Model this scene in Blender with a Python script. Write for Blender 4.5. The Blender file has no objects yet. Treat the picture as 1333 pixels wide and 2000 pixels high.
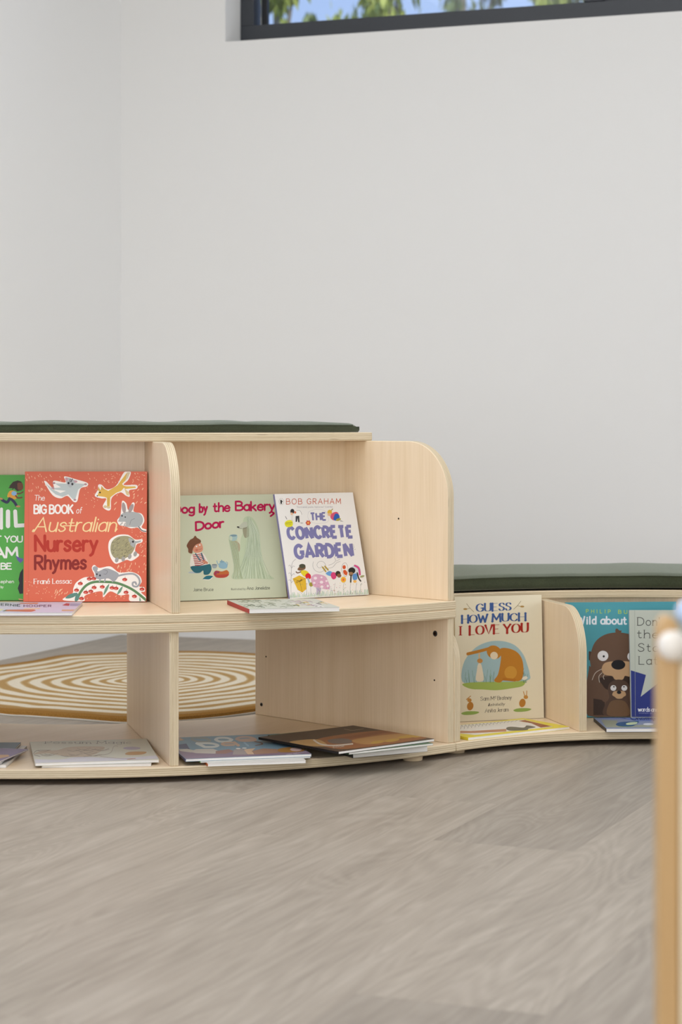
import bpy, bmesh, math, random
from mathutils import Vector, Matrix
random.seed(7)
SC = bpy.context.scene
COL = SC.collection
PI = math.pi

# ------------------------------------------------------------------ camera, world, lights, exposure
FPX, HOR, CAMZ = 4122.7, 826.6, 0.6915           # focal length in pixels, horizon row, lens height (m)
cam_data = bpy.data.cameras.new('camera')
cam_data.sensor_fit = 'HORIZONTAL'
cam_data.sensor_width = 24.0
cam_data.lens = FPX / 1333 * 24.0
cam_data.shift_y = -(1000 - HOR) / 1333
cam_data.clip_start = 0.05
cam_data.dof.use_dof = True
cam_data.dof.focus_distance = 4.35
cam_data.dof.aperture_fstop = 5.6
cam = bpy.data.objects.new('camera', cam_data)
COL.objects.link(cam)
cam.location = (0, 0, CAMZ)
cam.rotation_euler = (PI / 2, 0, 0)
SC.camera = cam
SC.view_settings.view_transform = 'Standard'
SC.view_settings.look = 'None'
SC.view_settings.exposure = 0.0
SC.view_settings.gamma = 1.0
SC.view_settings.use_curve_mapping = False

world = bpy.data.worlds.new('sky'); SC.world = world
world.use_nodes = True
wn = world.node_tree.nodes; wl = world.node_tree.links
wn.clear()
w_out = wn.new('ShaderNodeOutputWorld'); w_bg = wn.new('ShaderNodeBackground')
w_tc = wn.new('ShaderNodeTexCoord'); w_sx = wn.new('ShaderNodeSeparateXYZ'); w_rp = wn.new('ShaderNodeValToRGB')
wl.new(w_tc.outputs['Generated'], w_sx.inputs[0]); wl.new(w_sx.outputs[2], w_rp.inputs[0])
wl.new(w_rp.outputs[0], w_bg.inputs[0]); wl.new(w_bg.outputs[0], w_out.inputs[0])
w_rp.color_ramp.elements[0].position = 0.0; w_rp.color_ramp.elements[0].color = (0.62, 0.76, 0.95, 1)
w_rp.color_ramp.elements[1].position = 0.6; w_rp.color_ramp.elements[1].color = (0.10, 0.28, 0.80, 1)
e_ = w_rp.color_ramp.elements.new(0.17); e_.color = (0.45, 0.60, 0.95, 1)
w_bg.inputs[1].default_value = 1.05

# room frame: K = far corner, U runs along the back wall to the right, V from the back wall towards the lens
K = Vector((-0.7212, 6.9067)); U = Vector((0.9395, -0.3427)); V = Vector((-0.3427, -0.9395))
def rm(u, v, z=0.0):
    p = K + U * u + V * v
    return Vector((p.x, p.y, z))
UZ = math.atan2(U.y, U.x)

def area(name, loc, target, sx, sy, power, color):
    d = bpy.data.lights.new(name, 'AREA'); d.shape = 'RECTANGLE'; d.size = sx; d.size_y = sy
    d.energy = power; d.color = color
    o = bpy.data.objects.new(name, d); COL.objects.link(o)
    o.location = loc
    o.rotation_euler = (Vector(target) - Vector(loc)).to_track_quat('-Z', 'Y').to_euler()
    return o
area('daylight_left', rm(0.06, 5.0, 1.35), rm(3, 4.6, 0.9), 3.6, 2.3, 8, (0.97, 0.98, 1.0))
area('fill_right', rm(6.1, 1.0, 1.5), rm(0.0, 0.4, 1.4), 1.6, 1.9, 58, (0.90, 0.94, 1.0))  # added fill that lifts the left wall; the wall behind it has no window
area('fill_rear', rm(2.8, 8.9, 1.15), rm(1.6, 0, 0.7), 3.8, 2.1, 108, (0.96, 0.98, 1.0))  # added frontal fill; the wall behind the camera is solid
area('fill_overhead', rm(1.5, 3.6, 2.70), rm(1.5, 3.6, 0), 2.6, 3.8, 66, (0.96, 0.975, 1.0))  # unseen soft fill added overhead to brighten walls and shelves, no fixture
sun_d = bpy.data.lights.new('sun', 'SUN'); sun_d.energy = 3.2; sun_d.angle = 0.01; sun_d.color = (1, 0.95, 0.85)
sun = bpy.data.objects.new('sun', sun_d); COL.objects.link(sun)
sun.rotation_euler = Vector((-0.45, 0.55, -0.75)).to_track_quat('-Z', 'Y').to_euler()

# ------------------------------------------------------------------ helpers
def lin(c):
    if isinstance(c, str):
        c = [int(c[i:i + 2], 16) for i in (0, 2, 4)]
    return tuple(((v / 255) / 12.92 if v / 255 <= 0.04045 else ((v / 255 + 0.055) / 1.055) ** 2.4) for v in c)

_m = {}
def newmat(name):
    m = bpy.data.materials.new(name); m.use_nodes = True
    nt = m.node_tree; b = nt.nodes['Principled BSDF']
    return m, nt, b
PAPER = 0.92
def ink(hexc, rough=0.42, k=PAPER):
    key = (hexc, rough, k)
    if key not in _m:
        m, nt, b = newmat('ink_' + hexc)
        c = lin(hexc)
        b.inputs['Base Color'].default_value = (c[0] * k, c[1] * k, c[2] * k, 1)
        b.inputs['Roughness'].default_value = rough
        b.inputs['Specular IOR Level'].default_value = 0.25
        _m[key] = m
    return _m[key]
def N(nt, kind, **kw):
    n = nt.nodes.new(kind)
    for k, v in kw.items():
        setattr(n, k, v)
    return n
def ramp(nt, fac, stops, interp='LINEAR'):
    r = N(nt, 'ShaderNodeValToRGB'); cr = r.color_ramp; cr.interpolation = interp
    while len(cr.elements) < len(stops): cr.elements.new(0.5)
    for e, (p, c) in zip(cr.elements, stops):
        e.position = p; e.color = (*lin(c), 1)
    nt.links.new(fac, r.inputs[0])
    return r.outputs[0]
def mathn(nt, op, a, b=None):
    n = N(nt, 'ShaderNodeMath', operation=op)
    for i, v in enumerate((a, b)):
        if v is None: continue
        if isinstance(v, (int, float)): n.inputs[i].default_value = v
        else: nt.links.new(v, n.inputs[i])
    return n.outputs[0]
def mixc(nt, fac, a, b, mode='MIX'):
    n = N(nt, 'ShaderNodeMix', data_type='RGBA', blend_type=mode)
    for sock, v in ((n.inputs[0], fac), (n.inputs[6], a), (n.inputs[7], b)):
        if isinstance(v, (int, float)): sock.default_value = v
        elif isinstance(v, str): sock.default_value = (*lin(v), 1)
        else: nt.links.new(v, sock)
    return n.outputs[2]
def uvscaled(nt, sx, sy, sz=1):
    t = N(nt, 'ShaderNodeTexCoord'); mp = N(nt, 'ShaderNodeMapping')
    mp.inputs['Scale'].default_value = (sx, sy, sz)
    nt.links.new(t.outputs['UV'], mp.inputs[0])
    return mp.outputs[0]
def noise(nt, vec, scale, detail=3, rough=0.5, dist=0.0):
    n = N(nt, 'ShaderNodeTexNoise'); n.inputs['Scale'].default_value = scale
    n.inputs['Detail'].default_value = detail; n.inputs['Roughness'].default_value = rough
    n.inputs['Distortion'].default_value = dist
    nt.links.new(vec, n.inputs['Vector'])
    return n.outputs['Fac']
def bump(nt, b, h, strength, dist=0.001):
    n = N(nt, 'ShaderNodeBump'); n.inputs['Strength'].default_value = strength; n.inputs['Distance'].default_value = dist
    nt.links.new(h, n.inputs['Height']); nt.links.new(n.outputs[0], b.inputs['Normal'])

def birch(name, a, c, rough=0.38):
    m, nt, b = newmat(name)
    g1 = noise(nt, uvscaled(nt, 260, 5), 1.0, 4, 0.6)
    g2 = noise(nt, uvscaled(nt, 22, 1.2), 1.0, 3, 0.5, 0.6)
    f = mathn(nt, 'ADD', mathn(nt, 'MULTIPLY', g1, 0.55), mathn(nt, 'MULTIPLY', g2, 0.45))
    nt.links.new(ramp(nt, f, [(0.34, c), (0.62, a)]), b.inputs['Base Color'])
    b.inputs['Roughness'].default_value = rough
    b.inputs['Specular IOR Level'].default_value = 0.45
    bump(nt, b, g1, 0.06)
    return m
M_FACE = birch('birch_ply_face', 'EBD5B7', 'E0C8A5')
def ply_edge():
    m, nt, b = newmat('birch_ply_edge')
    t = N(nt, 'ShaderNodeTexCoord'); s = N(nt, 'ShaderNodeSeparateXYZ'); nt.links.new(t.outputs['UV'], s.inputs[0])
    wob = noise(nt, uvscaled(nt, 9, 60), 1.0, 2)
    v = mathn(nt, 'ADD', s.outputs[1], mathn(nt, 'MULTIPLY', mathn(nt, 'SUBTRACT', wob, 0.5), 0.0009))
    ph = mathn(nt, 'MULTIPLY', v, 2 * PI / 0.0038)
    st = mathn(nt, 'ADD', mathn(nt, 'MULTIPLY', mathn(nt, 'SINE', ph), 0.5), 0.5)
    fib = noise(nt, uvscaled(nt, 40, 900), 1.0, 3, 0.6)
    fib2 = noise(nt, uvscaled(nt, 3.5, 420), 1.0, 2, 0.5)
    fac = mathn(nt, 'ADD', mathn(nt, 'MULTIPLY', st, 0.26), mathn(nt, 'MULTIPLY', fib, 0.34))
    fac = mathn(nt, 'ADD', fac, mathn(nt, 'MULTIPLY', fib2, 0.44))
    col = ramp(nt, fac, [(0.30, 'AE9A7C'), (0.5, 'CCBA9A'), (0.72, 'DCCDB0')])
    knot = noise(nt, uvscaled(nt, 9, 330), 1.0, 1)
    kf = ramp(nt, knot, [(0.765, '000000'), (0.79, 'FFFFFF')])
    nt.links.new(mixc(nt, kf, col, '6E5A44'), b.inputs['Base Color'])
    b.inputs['Roughness'].default_value = 0.5
    b.inputs['Specular IOR Level'].default_value = 0.35
    bump(nt, b, fib, 0.12)
    return m
M_EDGE = ply_edge()
M_FOOT = birch('foot_wood', 'D9C4A4', 'C9B28F')

def fabric(name, base, hi):
    m, nt, b = newmat(name)
    t = N(nt, 'ShaderNodeTexCoord')
    n1 = noise(nt, t.outputs['Object'], 900, 2, 0.6)
    n2 = noise(nt, t.outputs['Object'], 14, 3, 0.5)
    f = mathn(nt, 'ADD', mathn(nt, 'MULTIPLY', n1, 0.75), mathn(nt, 'MULTIPLY', n2, 0.25))
    nt.links.new(ramp(nt, f, [(0.32, base), (0.68, hi)]), b.inputs['Base Color'])
    b.inputs['Roughness'].default_value = 0.95
    b.inputs['Specular IOR Level'].default_value = 0.1
    b.inputs['Sheen Weight'].default_value = 0.6
    b.inputs['Sheen Roughness'].default_value = 0.45
    b.inputs['Sheen Tint'].default_value = (0.75, 0.8, 0.7, 1)
    bump(nt, b, n1, 0.35, 0.002)
    return m
M_GREEN = fabric('green_fabric', '2F3324', '4E543F')
M_PIPING = fabric('green_piping', '292D20', '40462F')

def simple(name, c, rough=0.5, spec=0.3, metal=0.0):
    m, nt, b = newmat(name)
    b.inputs['Base Color'].default_value = (*lin(c), 1); b.inputs['Roughness'].default_value = rough
    b.inputs['Specular IOR Level'].default_value = spec; b.inputs['Metallic'].default_value = metal
    return m
M_BLACK = simple('gap_shade_black', '14140F', 0.9, 0.1)  # near-black standing in for the shade under the bench cushion
M_BOLT = simple('dark_steel', '4A4A4C', 0.35, 0.5, 0.8)
M_HOLE = simple('drill_hole', '2A1A0E', 0.9, 0.05)
M_ALU = simple('charcoal_aluminium', '34373D', 0.42, 0.5)
M_ALU2 = simple('charcoal_aluminium_inner', '1B1D22', 0.5, 0.4)

def paint(name, c):
    m, nt, b = newmat(name)
    t = N(nt, 'ShaderNodeTexCoord')
    n1 = noise(nt, t.outputs['Object'], 260, 3, 0.6)
    b.inputs['Base Color'].default_value = (*lin(c), 1)
    b.inputs['Roughness'].default_value = 0.75; b.inputs['Specular IOR Level'].default_value = 0.25
    bump(nt, b, n1, 0.04)
    return m
M_WALL = paint('white_wall_paint', 'E9E8E6')
M_CEIL = paint('white_ceiling_paint', 'F0F0EE')

def mkobj(name, bm, mats, parent=None, matrix=None, smooth=None, bevel=0.0, segs=2):
    me = bpy.data.meshes.new(name)
    bm.normal_update()
    bm.to_mesh(me); bm.free()
    for m in (mats if isinstance(mats, (list, tuple)) else [mats]): me.materials.append(m)
    if smooth is not None:
        for p in me.polygons: p.use_smooth = True
        me.set_sharp_from_angle(angle=smooth)
    o = bpy.data.objects.new(name, me); COL.objects.link(o)
    if parent is not None: o.parent = parent
    if matrix is not None: o.matrix_local = matrix
    if bevel:
        md = o.modifiers.new('bevel', 'BEVEL'); md.width = bevel; md.segments = segs
        md.limit_method = 'ANGLE'; md.angle_limit = math.radians(50)
    return o
def thing(name, label, cat, loc=(0, 0, 0), rotz=0, group=None, matrix=None):
    o = bpy.data.objects.new(name, None); COL.objects.link(o)
    o.empty_display_size = 0.05
    if matrix is not None: o.matrix_world = matrix
    else: o.location = loc; o.rotation_euler = (0, 0, rotz)
    tag(o, label, cat, group)
    return o
def tag(o, label, cat, group=None, kind=None):
    if label: o['label'] = label
    if cat: o['category'] = cat
    if group: o['group'] = group
    if kind: o['kind'] = kind
    return o
def struct(o, label=None):
    o['kind'] = 'structure'
    if label: o['label'] = label
    return o

def prism(poly, t0, t1, axes, grain=0.0, bm=None, face_i=0, edge_i=1):
    """Extrude a 2-D outline from t0 to t1; axes(a, b, t) -> 3-D point. Metric UVs: caps (a, b), sides (length, thickness)."""
    bm = bm or bmesh.new()
    uv = bm.loops.layers.uv.verify()
    cg, sg = math.cos(grain), math.sin(grain)
    lo = [bm.verts.new(axes(a, b, t0)) for a, b in poly]
    hi = [bm.verts.new(axes(a, b, t1)) for a, b in poly]
    n = len(poly)
    area2 = sum(poly[i][0] * poly[(i + 1) % n][1] - poly[(i + 1) % n][0] * poly[i][1] for i in range(n))
    faces = []
    for vs in (lo, hi):
        f = bm.faces.new(vs); f.material_index = face_i; faces.append(f)
        for lp, (a, b) in zip(f.loops, poly): lp[uv].uv = (a * cg - b * sg, a * sg + b * cg)
    acc = 0.0; off = random.random() * 5
    for i in range(n):
        j = (i + 1) % n
        L = math.dist(poly[i], poly[j])
        f = bm.faces.new((lo[i], lo[j], hi[j], hi[i])); f.material_index = edge_i
        for lp, q in zip(f.loops, ((acc, t0), (acc + L, t0), (acc + L, t1), (acc, t1))):
            lp[uv].uv = (q[0] + off, q[1] - t0)
        acc += L; faces.append(f)
    bmesh.ops.recalc_face_normals(bm, faces=faces)
    return bm
def box(bm, x0, x1, y0, y1, z0, z1, mi=0):
    vs = [bm.verts.new((x, y, z)) for z in (z0, z1) for y in (y0, y1) for x in (x0, x1)]
    for q in ((0, 2, 3, 1), (4, 5, 7, 6), (0, 1, 5, 4), (2, 6, 7, 3), (0, 4, 6, 2), (1, 3, 7, 5)):
        f = bm.faces.new([vs[i] for i in q]); f.material_index = mi
    return bm
def cyl(bm, c, ax, r0, r1, h, n=20, mi=0):
    ax = Vector(ax).normalized()
    a = ax.orthogonal().normalized(); b = ax.cross(a)
    c = Vector(c)
    lo = [bm.verts.new(c + (a * math.cos(t) + b * math.sin(t)) * r0) for t in [2 * PI * i / n for i in range(n)]]
    hi = [bm.verts.new(c + ax * h + (a * math.cos(t) + b * math.sin(t)) * r1) for t in [2 * PI * i / n for i in range(n)]]
    fs = [bm.faces.new(lo[::-1]), bm.faces.new(hi)]
    for i in range(n): fs.append(bm.faces.new((lo[i], lo[(i + 1) % n], hi[(i + 1) % n], hi[i])))
    for f in fs: f.material_index = mi
    return bm

def ray(u, v):
    return Vector(((u - 666.5) / FPX, 1.0, -(v - HOR) / FPX))
CAM = Vector((0, 0, CAMZ))
def onz(u, v, z):
    d = ray(u, v)
    return CAM + d * ((z - CAMZ) / d.z)
def onplane(u, v, p, n):
    d = ray(u, v)
    return CAM + d * ((p - CAM).dot(n) / d.dot(n))
def catmull(pts, closed=False, k=6):
    if len(pts) < 3: return list(pts)
    out = []; n = len(pts)
    rng = range(n) if closed else range(n - 1)
    for i in rng:
        p0 = pts[(i - 1) % n] if closed or i > 0 else pts[i]
        p1 = pts[i]; p2 = pts[(i + 1) % n]
        p3 = pts[(i + 2) % n] if closed or i + 2 < n else p2
        for s in range(k):
            t = s / k
            out.append(tuple(0.5 * (2 * b + (c - a) * t + (2 * a - 5 * b + 4 * c - d) * t * t + (3 * b - a - 3 * c + d) * t ** 3)
                             for a, b, c, d in zip(p0, p1, p2, p3)))
    if not closed: out.append(tuple(pts[-1]))
    return out

# ------------------------------------------------------------------ lettering: stroke alphabet (cap height 1)
GL = {
'A': (.76, 'L 0,0 .38,1 .76,0|L .14,.34 .62,.34'), 'B': (.62, 'L 0,0 0,1|S 0,1 .34,1 .54,.88 .54,.66 .34,.54 0,.53|S 0,.53 .4,.53 .62,.4 .62,.14 .4,0 0,0'),
'C': (.68, 'S .68,.8 .52,.97 .33,1 .08,.82 0,.5 .08,.18 .33,0 .52,.03 .68,.2'), 'D': (.68, 'L 0,0 0,1|S 0,1 .35,.98 .6,.8 .68,.5 .6,.2 .35,.02 0,0'),
'E': (.56, 'L 0,0 0,1|L 0,1 .55,1|L 0,.53 .45,.53|L 0,0 .56,0'), 'F': (.54, 'L 0,0 0,1|L 0,1 .54,1|L 0,.53 .44,.53'),
'G': (.72, 'S .68,.82 .52,.97 .33,1 .08,.82 0,.5 .08,.18 .33,0 .55,.03 .7,.18|L .7,.16 .7,.45 .42,.45'), 'H': (.68, 'L 0,0 0,1|L .68,0 .68,1|L 0,.52 .68,.52'),
'I': (.02, 'L .01,0 .01,1'), 'J': (.36, 'S .36,1 .36,.3 .3,.06 .15,0 0,.06'), 'K': (.64, 'L 0,0 0,1|L .6,1 .02,.45|L .2,.6 .64,0'), 'L': (.5, 'L 0,1 0,0|L 0,0 .5,0'),
'M': (.84, 'L 0,0 .06,1|L .06,1 .42,.25|L .42,.25 .78,1|L .78,1 .84,0'), 'N': (.66, 'L 0,0 0,1|L 0,1 .66,0|L .66,0 .66,1'),
'O': (.78, 'C .39,1 .1,.85 0,.5 .1,.15 .39,0 .68,.15 .78,.5 .68,.85'), 'P': (.56, 'L 0,0 0,1|S 0,1 .36,1 .56,.86 .56,.6 .36,.46 0,.45'),
'Q': (.78, 'C .39,1 .1,.85 0,.5 .1,.15 .39,0 .68,.15 .78,.5 .68,.85|L .5,.25 .8,-.05'), 'R': (.6, 'L 0,0 0,1|S 0,1 .36,1 .55,.88 .55,.62 .36,.5 0,.49|L .25,.48 .6,0'),
'S': (.54, 'S .52,.84 .4,.98 .24,1 .06,.88 .06,.68 .24,.54 .42,.44 .52,.24 .42,.06 .24,0 .1,.03 0,.18'), 'T': (.62, 'L 0,1 .62,1|L .31,1 .31,0'),
'U': (.64, 'S 0,1 0,.35 .08,.08 .32,0 .56,.08 .64,.35 .64,1'), 'V': (.7, 'L 0,1 .35,0 .7,1'), 'W': (.98, 'L 0,1 .25,0|L .25,0 .49,.8|L .49,.8 .73,0|L .73,0 .98,1'),
'X': (.64, 'L 0,1 .64,0|L .64,1 0,0'), 'Y': (.66, 'L 0,1 .33,.48|L .66,1 .33,.48|L .33,.48 .33,0'), 'Z': (.6, 'L 0,1 .6,1 0,0 .6,0'),
'a': (.48, 'C .26,.64 .06,.52 0,.3 .06,.08 .24,0 .42,.1 .48,.32 .42,.56|L .48,.64 .48,0'), 'b': (.48, 'L 0,1 0,0|C .24,.64 .42,.54 .48,.32 .42,.08 .24,0 .06,.1 0,.32 .06,.54'),
'c': (.44, 'S .44,.54 .32,.63 .22,.64 .05,.5 0,.32 .05,.1 .22,0 .34,.02 .44,.12'), 'd': (.48, 'L .48,1 .48,0|C .24,.64 .06,.54 0,.32 .06,.08 .24,0 .42,.1 .48,.32 .42,.54'),
'e': (.48, 'S .02,.34 .46,.36 .46,.48 .36,.62 .22,.64 .05,.5 0,.3 .06,.08 .24,0 .38,.03 .47,.14'), 'f': (.36, 'S .36,.95 .26,1 .15,.92 .13,.7 .13,.0|L 0,.6 .32,.6'),
'g': (.48, 'C .24,.64 .06,.54 0,.32 .06,.1 .24,.02 .42,.1 .48,.32 .42,.54|S .48,.64 .48,0 .44,-.24 .26,-.34 .04,-.26'), 'h': (.46, 'L 0,1 0,0|S 0,.36 .08,.56 .24,.64 .4,.58 .46,.4 .46,0'),
'i': (.02, 'L .01,.62 .01,0|L .01,.86 .012,.87'), 'j': (.2, 'S .2,.62 .2,-.1 .14,-.3 0,-.32|L .2,.86 .202,.87'), 'k': (.44, 'L 0,1 0,0|L .4,.62 .02,.28|L .14,.38 .44,0'), 'l': (.02, 'L .01,1 .01,0'),
'm': (.74, 'L 0,.64 0,0|S 0,.4 .07,.57 .2,.64 .33,.57 .37,.4 .37,0|S .37,.4 .44,.57 .57,.64 .7,.57 .74,.4 .74,0'), 'n': (.44, 'L 0,.64 0,0|S 0,.38 .08,.56 .23,.64 .38,.57 .44,.4 .44,0'),
'o': (.5, 'C .25,.64 .06,.53 0,.32 .06,.1 .25,0 .44,.1 .5,.32 .44,.53'), 'p': (.48, 'L 0,.64 0,-.34|C .24,.64 .42,.54 .48,.32 .42,.08 .24,0 .06,.1 0,.32 .06,.54'),
'q': (.48, 'L .48,.64 .48,-.34|C .24,.64 .06,.54 0,.32 .06,.08 .24,0 .42,.1 .48,.32 .42,.54'), 'r': (.3, 'L 0,.64 0,0|S 0,.36 .06,.54 .18,.63 .3,.62'),
's': (.4, 'S .38,.53 .28,.63 .18,.64 .05,.56 .05,.44 .18,.35 .32,.28 .38,.16 .3,.04 .18,0 .08,.02 0,.12'), 't': (.34, 'S .13,.9 .13,.2 .18,.04 .28,.01 .34,.04|L 0,.62 .3,.62'),
'u': (.46, 'S 0,.64 0,.24 .06,.06 .2,0 .36,.06 .46,.26|L .46,.64 .46,0'), 'v': (.44, 'L 0,.64 .22,0 .44,.64'), 'w': (.68, 'L 0,.64 .17,0|L .17,0 .34,.56|L .34,.56 .51,0|L .51,0 .68,.64'),
'x': (.42, 'L 0,.64 .42,0|L .42,.64 0,0'), 'y': (.46, 'L 0,.64 .23,.06|S .46,.64 .23,.06 .14,-.2 0,-.32'), 'z': (.42, 'L 0,.64 .42,.64 0,0 .42,0'),
'\u00e9': (.48, 'S .02,.34 .46,.36 .46,.48 .36,.62 .22,.64 .05,.5 0,.3 .06,.08 .24,0 .38,.03 .47,.14|L .18,.78 .34,.98'),
"'": (.05, 'L .04,1 .02,.78'), '"': (.2, 'L .04,1 .04,.82|L .16,1 .16,.82'), ',': (.06, 'L .05,.04 .0,-.14'), '.': (.02, 'L .0,.0 .01,.01'), '!': (.02, 'L .01,1 .01,.3|L .01,.02 .012,.03'),
}
def parse(g):
    w, s = GL[g]
    out = []
    for part in s.split('|'):
        tk = part.split()
        pts = [tuple(float(q) for q in t.split(',')) for t in tk[1:]]
        if tk[0] == 'S': pts = catmull(pts, False, 5)
        elif tk[0] == 'C': pts = catmull(pts, True, 4); pts.append(pts[0]); pts.append(pts[1])
        out.append((tk[0], pts))
    return w, out

class Art:
    """Printed artwork on one book cover: every shape becomes a film-thin inked face of the cover's own mesh."""
    def __init__(s, M, W, H, bm, mats):
        s.M = M; s.Mi = M.inverted(); s.W = W; s.H = H; s.bm = bm; s.mats = mats; s.gid = 0; s.sub = 0; s.boxes = []
        s.p = M @ Vector((0, 0, 0)); s.n = (M.to_3x3() @ Vector((0, 0, 1))).normalized()
        s.x0 = s.y0 = 0; s.k = 1.0
    def view(s, x0, y0, k): s.x0, s.y0, s.k = x0, y0, k; return s
    def loc(s, x, y):
        q = s.Mi @ onplane(s.x0 + x / s.k, s.y0 + y / s.k, s.p, s.n)
        return (min(max(q.x, 0.0006), s.W - 0.0004), min(max(q.y, 0.0004), s.H - 0.0004))
    def mi(s, m):
        if m not in s.mats: s.mats.append(m)
        return s.mats.index(m)
    def raw(s, pts, mi, z):
        q = [s.loc(*p) for p in pts]
        a = sum(q[i][0] * q[(i + 1) % len(q)][1] - q[(i + 1) % len(q)][0] * q[i][1] for i in range(len(q)))
        if abs(a) < 1e-10: return
        if a < 0: q.reverse()
        f = s.bm.faces.new([s.bm.verts.new((x, y, z)) for x, y in q]); f.material_index = mi
    def z(s, pts, pad=0, keep=False):
        """height of a shape: one ink film above whatever it overprints"""
        if not keep: s.gid += 1; s.sub = 0
        s.sub = (s.sub + 1) % 7
        xs = [s.x0 + p[0] / s.k for p in pts]; ys = [s.y0 + p[1] / s.k for p in pts]; pad /= s.k
        b = (min(xs) - pad, min(ys) - pad, max(xs) + pad, max(ys) + pad)
        lay = 1 + max([l for (a0, b0, a1, b1, g, l) in s.boxes if g != s.gid and a0 < b[2] and a1 > b[0] and b0 < b[3] and b1 > b[1]] or [0])
        s.boxes.append((*b, s.gid, lay))
        return 0.00008 + 0.000028 * lay + 0.0000036 * s.sub
    def poly(s, pts, c, smooth=False, keep=False):
        if smooth: pts = catmull(pts, True, 6)
        s.raw(pts, s.mi(ink(c)), s.z(pts, 0, keep))
    def ell(s, x, y, rx, ry, c, rot=0, keep=False, n=22):
        cr, sr = math.cos(rot), math.sin(rot)
        pts = [(x + rx * math.cos(t) * cr - ry * math.sin(t) * sr, y + rx * math.cos(t) * sr + ry * math.sin(t) * cr)
               for t in [2 * PI * i / n for i in range(n)]]
        s.raw(pts, s.mi(ink(c)), s.z(pts, 0, keep))
    def line(s, pts, w, c, smooth=True, keep=False, contrast=0.0, ends=True, wy=1.0):
        """one inked ribbon with mitred joints and rounded ends"""
        if smooth: pts = catmull(pts, False, 5)
        q = [pts[0]]
        for p in pts[1:]:
            if math.dist(p, q[-1]) > 1e-3: q.append(p)
        if len(q) < 2: s.ell(q[0][0], q[0][1], w / 2, w / 2 * wy, c, keep=keep); return
        closed = len(q) > 4 and math.dist(q[0], q[-2]) < 1e-3
        pts = q[:-1] if closed else q
        mi = s.mi(ink(c)); z = s.z(pts, w / 2, keep); n = len(pts)
        seg = []
        for i in range(n - 1):
            dx, dy = pts[i + 1][0] - pts[i][0], pts[i + 1][1] - pts[i][1]; d = math.hypot(dx, dy); seg.append((dx / d, dy / d))
        Ls, Rs = [], []
        for i in range(n):
            if closed and i in (0, n - 1): a, b = seg[-1], seg[0]
            else: a = seg[max(i - 1, 0)]; b = seg[min(i, n - 2)]
            nx, ny = -(a[1] + b[1]), a[0] + b[0]; L = math.hypot(nx, ny)
            if L < 1e-6: nx, ny, L = -a[1], a[0], 1
            nx /= L; ny /= L
            m = 1 / max(.45, nx * -b[1] + ny * b[0])
            dyy = abs(a[1] + b[1]) / max(1e-6, math.hypot(a[0] + b[0], a[1] + b[1]))
            h = 0.5 * w * (1 - contrast + contrast * dyy ** 1.3) * m
            x, y = pts[i]
            Ls.append((x + nx * h, y + ny * h * wy)); Rs.append((x - nx * h, y - ny * h * wy))
        if ends and not closed:
            for i, sg, A_, B_ in ((0, -1, Ls, Rs), (n - 1, 1, Rs, Ls)):
                d = seg[0] if i == 0 else seg[-1]
                x, y = pts[i]; r = math.dist(Ls[i], Rs[i]) / 2
                fan = []
                for k in range(7):
                    t = PI * k / 6
                    ax_, ay_ = (A_[i][0] - x), (A_[i][1] - y)
                    fan.append((x + ax_ * math.cos(t) + sg * d[0] * r * math.sin(t), y + ay_ * math.cos(t) + sg * d[1] * r * wy * math.sin(t)))
                s.raw(fan, mi, z + 6e-7 * (i + 1) if i else z - 6e-7)
        for i in range(n - 1):
            s.raw([Ls[i], Ls[i + 1], Rs[i + 1], Rs[i]], mi, z + 6e-7 * i)
    def text(s, t, a, b, cap, w, c, gap=.2, space=.38, slant=0.0, contrast=0.0, serif=0.0, ends=True, jig=0.0, wy=1.0, up=None):
        rnd = random.Random(t)
        gl = []; x = 0.0
        for ch in t:
            if ch == ' ': x += space; continue
            wd, st = parse(ch); gl.append((x, wd, st)); x += wd + gap
        tot = x - gap
        ex = ((b[0] - a[0]) / tot, (b[1] - a[1]) / tot)
        uy = up or (0.0, -1.0)
        s.gid += 1; s.sub = 0
        for (gx, wd, st) in gl:
            dy = rnd.uniform(-jig, jig); tl = rnd.uniform(-jig, jig)
            def P(q):
                X = gx + q[0] + slant * q[1] + tl * q[1]; Y = q[1] + dy
                return (a[0] + ex[0] * X + uy[0] * cap * Y, a[1] + ex[1] * X + uy[1] * cap * Y)
            for kind, pts in st:
                s.line([P(q) for q in pts], w, c, smooth=False, keep=True, contrast=contrast, ends=ends, wy=wy)
                if serif and kind != 'C':
                    for e, o in ((pts[0], pts[1]), (pts[-1], pts[-2])):
                        if abs(e[1] - o[1]) > .5 * math.dist(e, o) and (min(abs(e[1]), abs(e[1] - 1), abs(e[1] - .64)) < .03):
                            s.line([P((e[0] - serif, e[1])), P((e[0] + serif, e[1]))], w * .4, c, smooth=False, keep=True)
    def scatter(s, n, x0, x1, y0, y1, c, w, l, ang, rnd, avoid=()):
        s.gid += 1; s.sub = 0
        k = 0
        while k < n:
            x, y = rnd.uniform(x0, x1), rnd.uniform(y0, y1); k += 1
            if any(ax0 < x < ax1 and ay0 < y < ay1 for ax0, ax1, ay0, ay1 in avoid): continue
            a = ang + rnd.uniform(-.25, .25); L = l * rnd.uniform(.6, 1.2)
            s.line([(x, y), (x + L * math.cos(a), y + L * math.sin(a))], w, c, smooth=False, keep=True)

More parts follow.
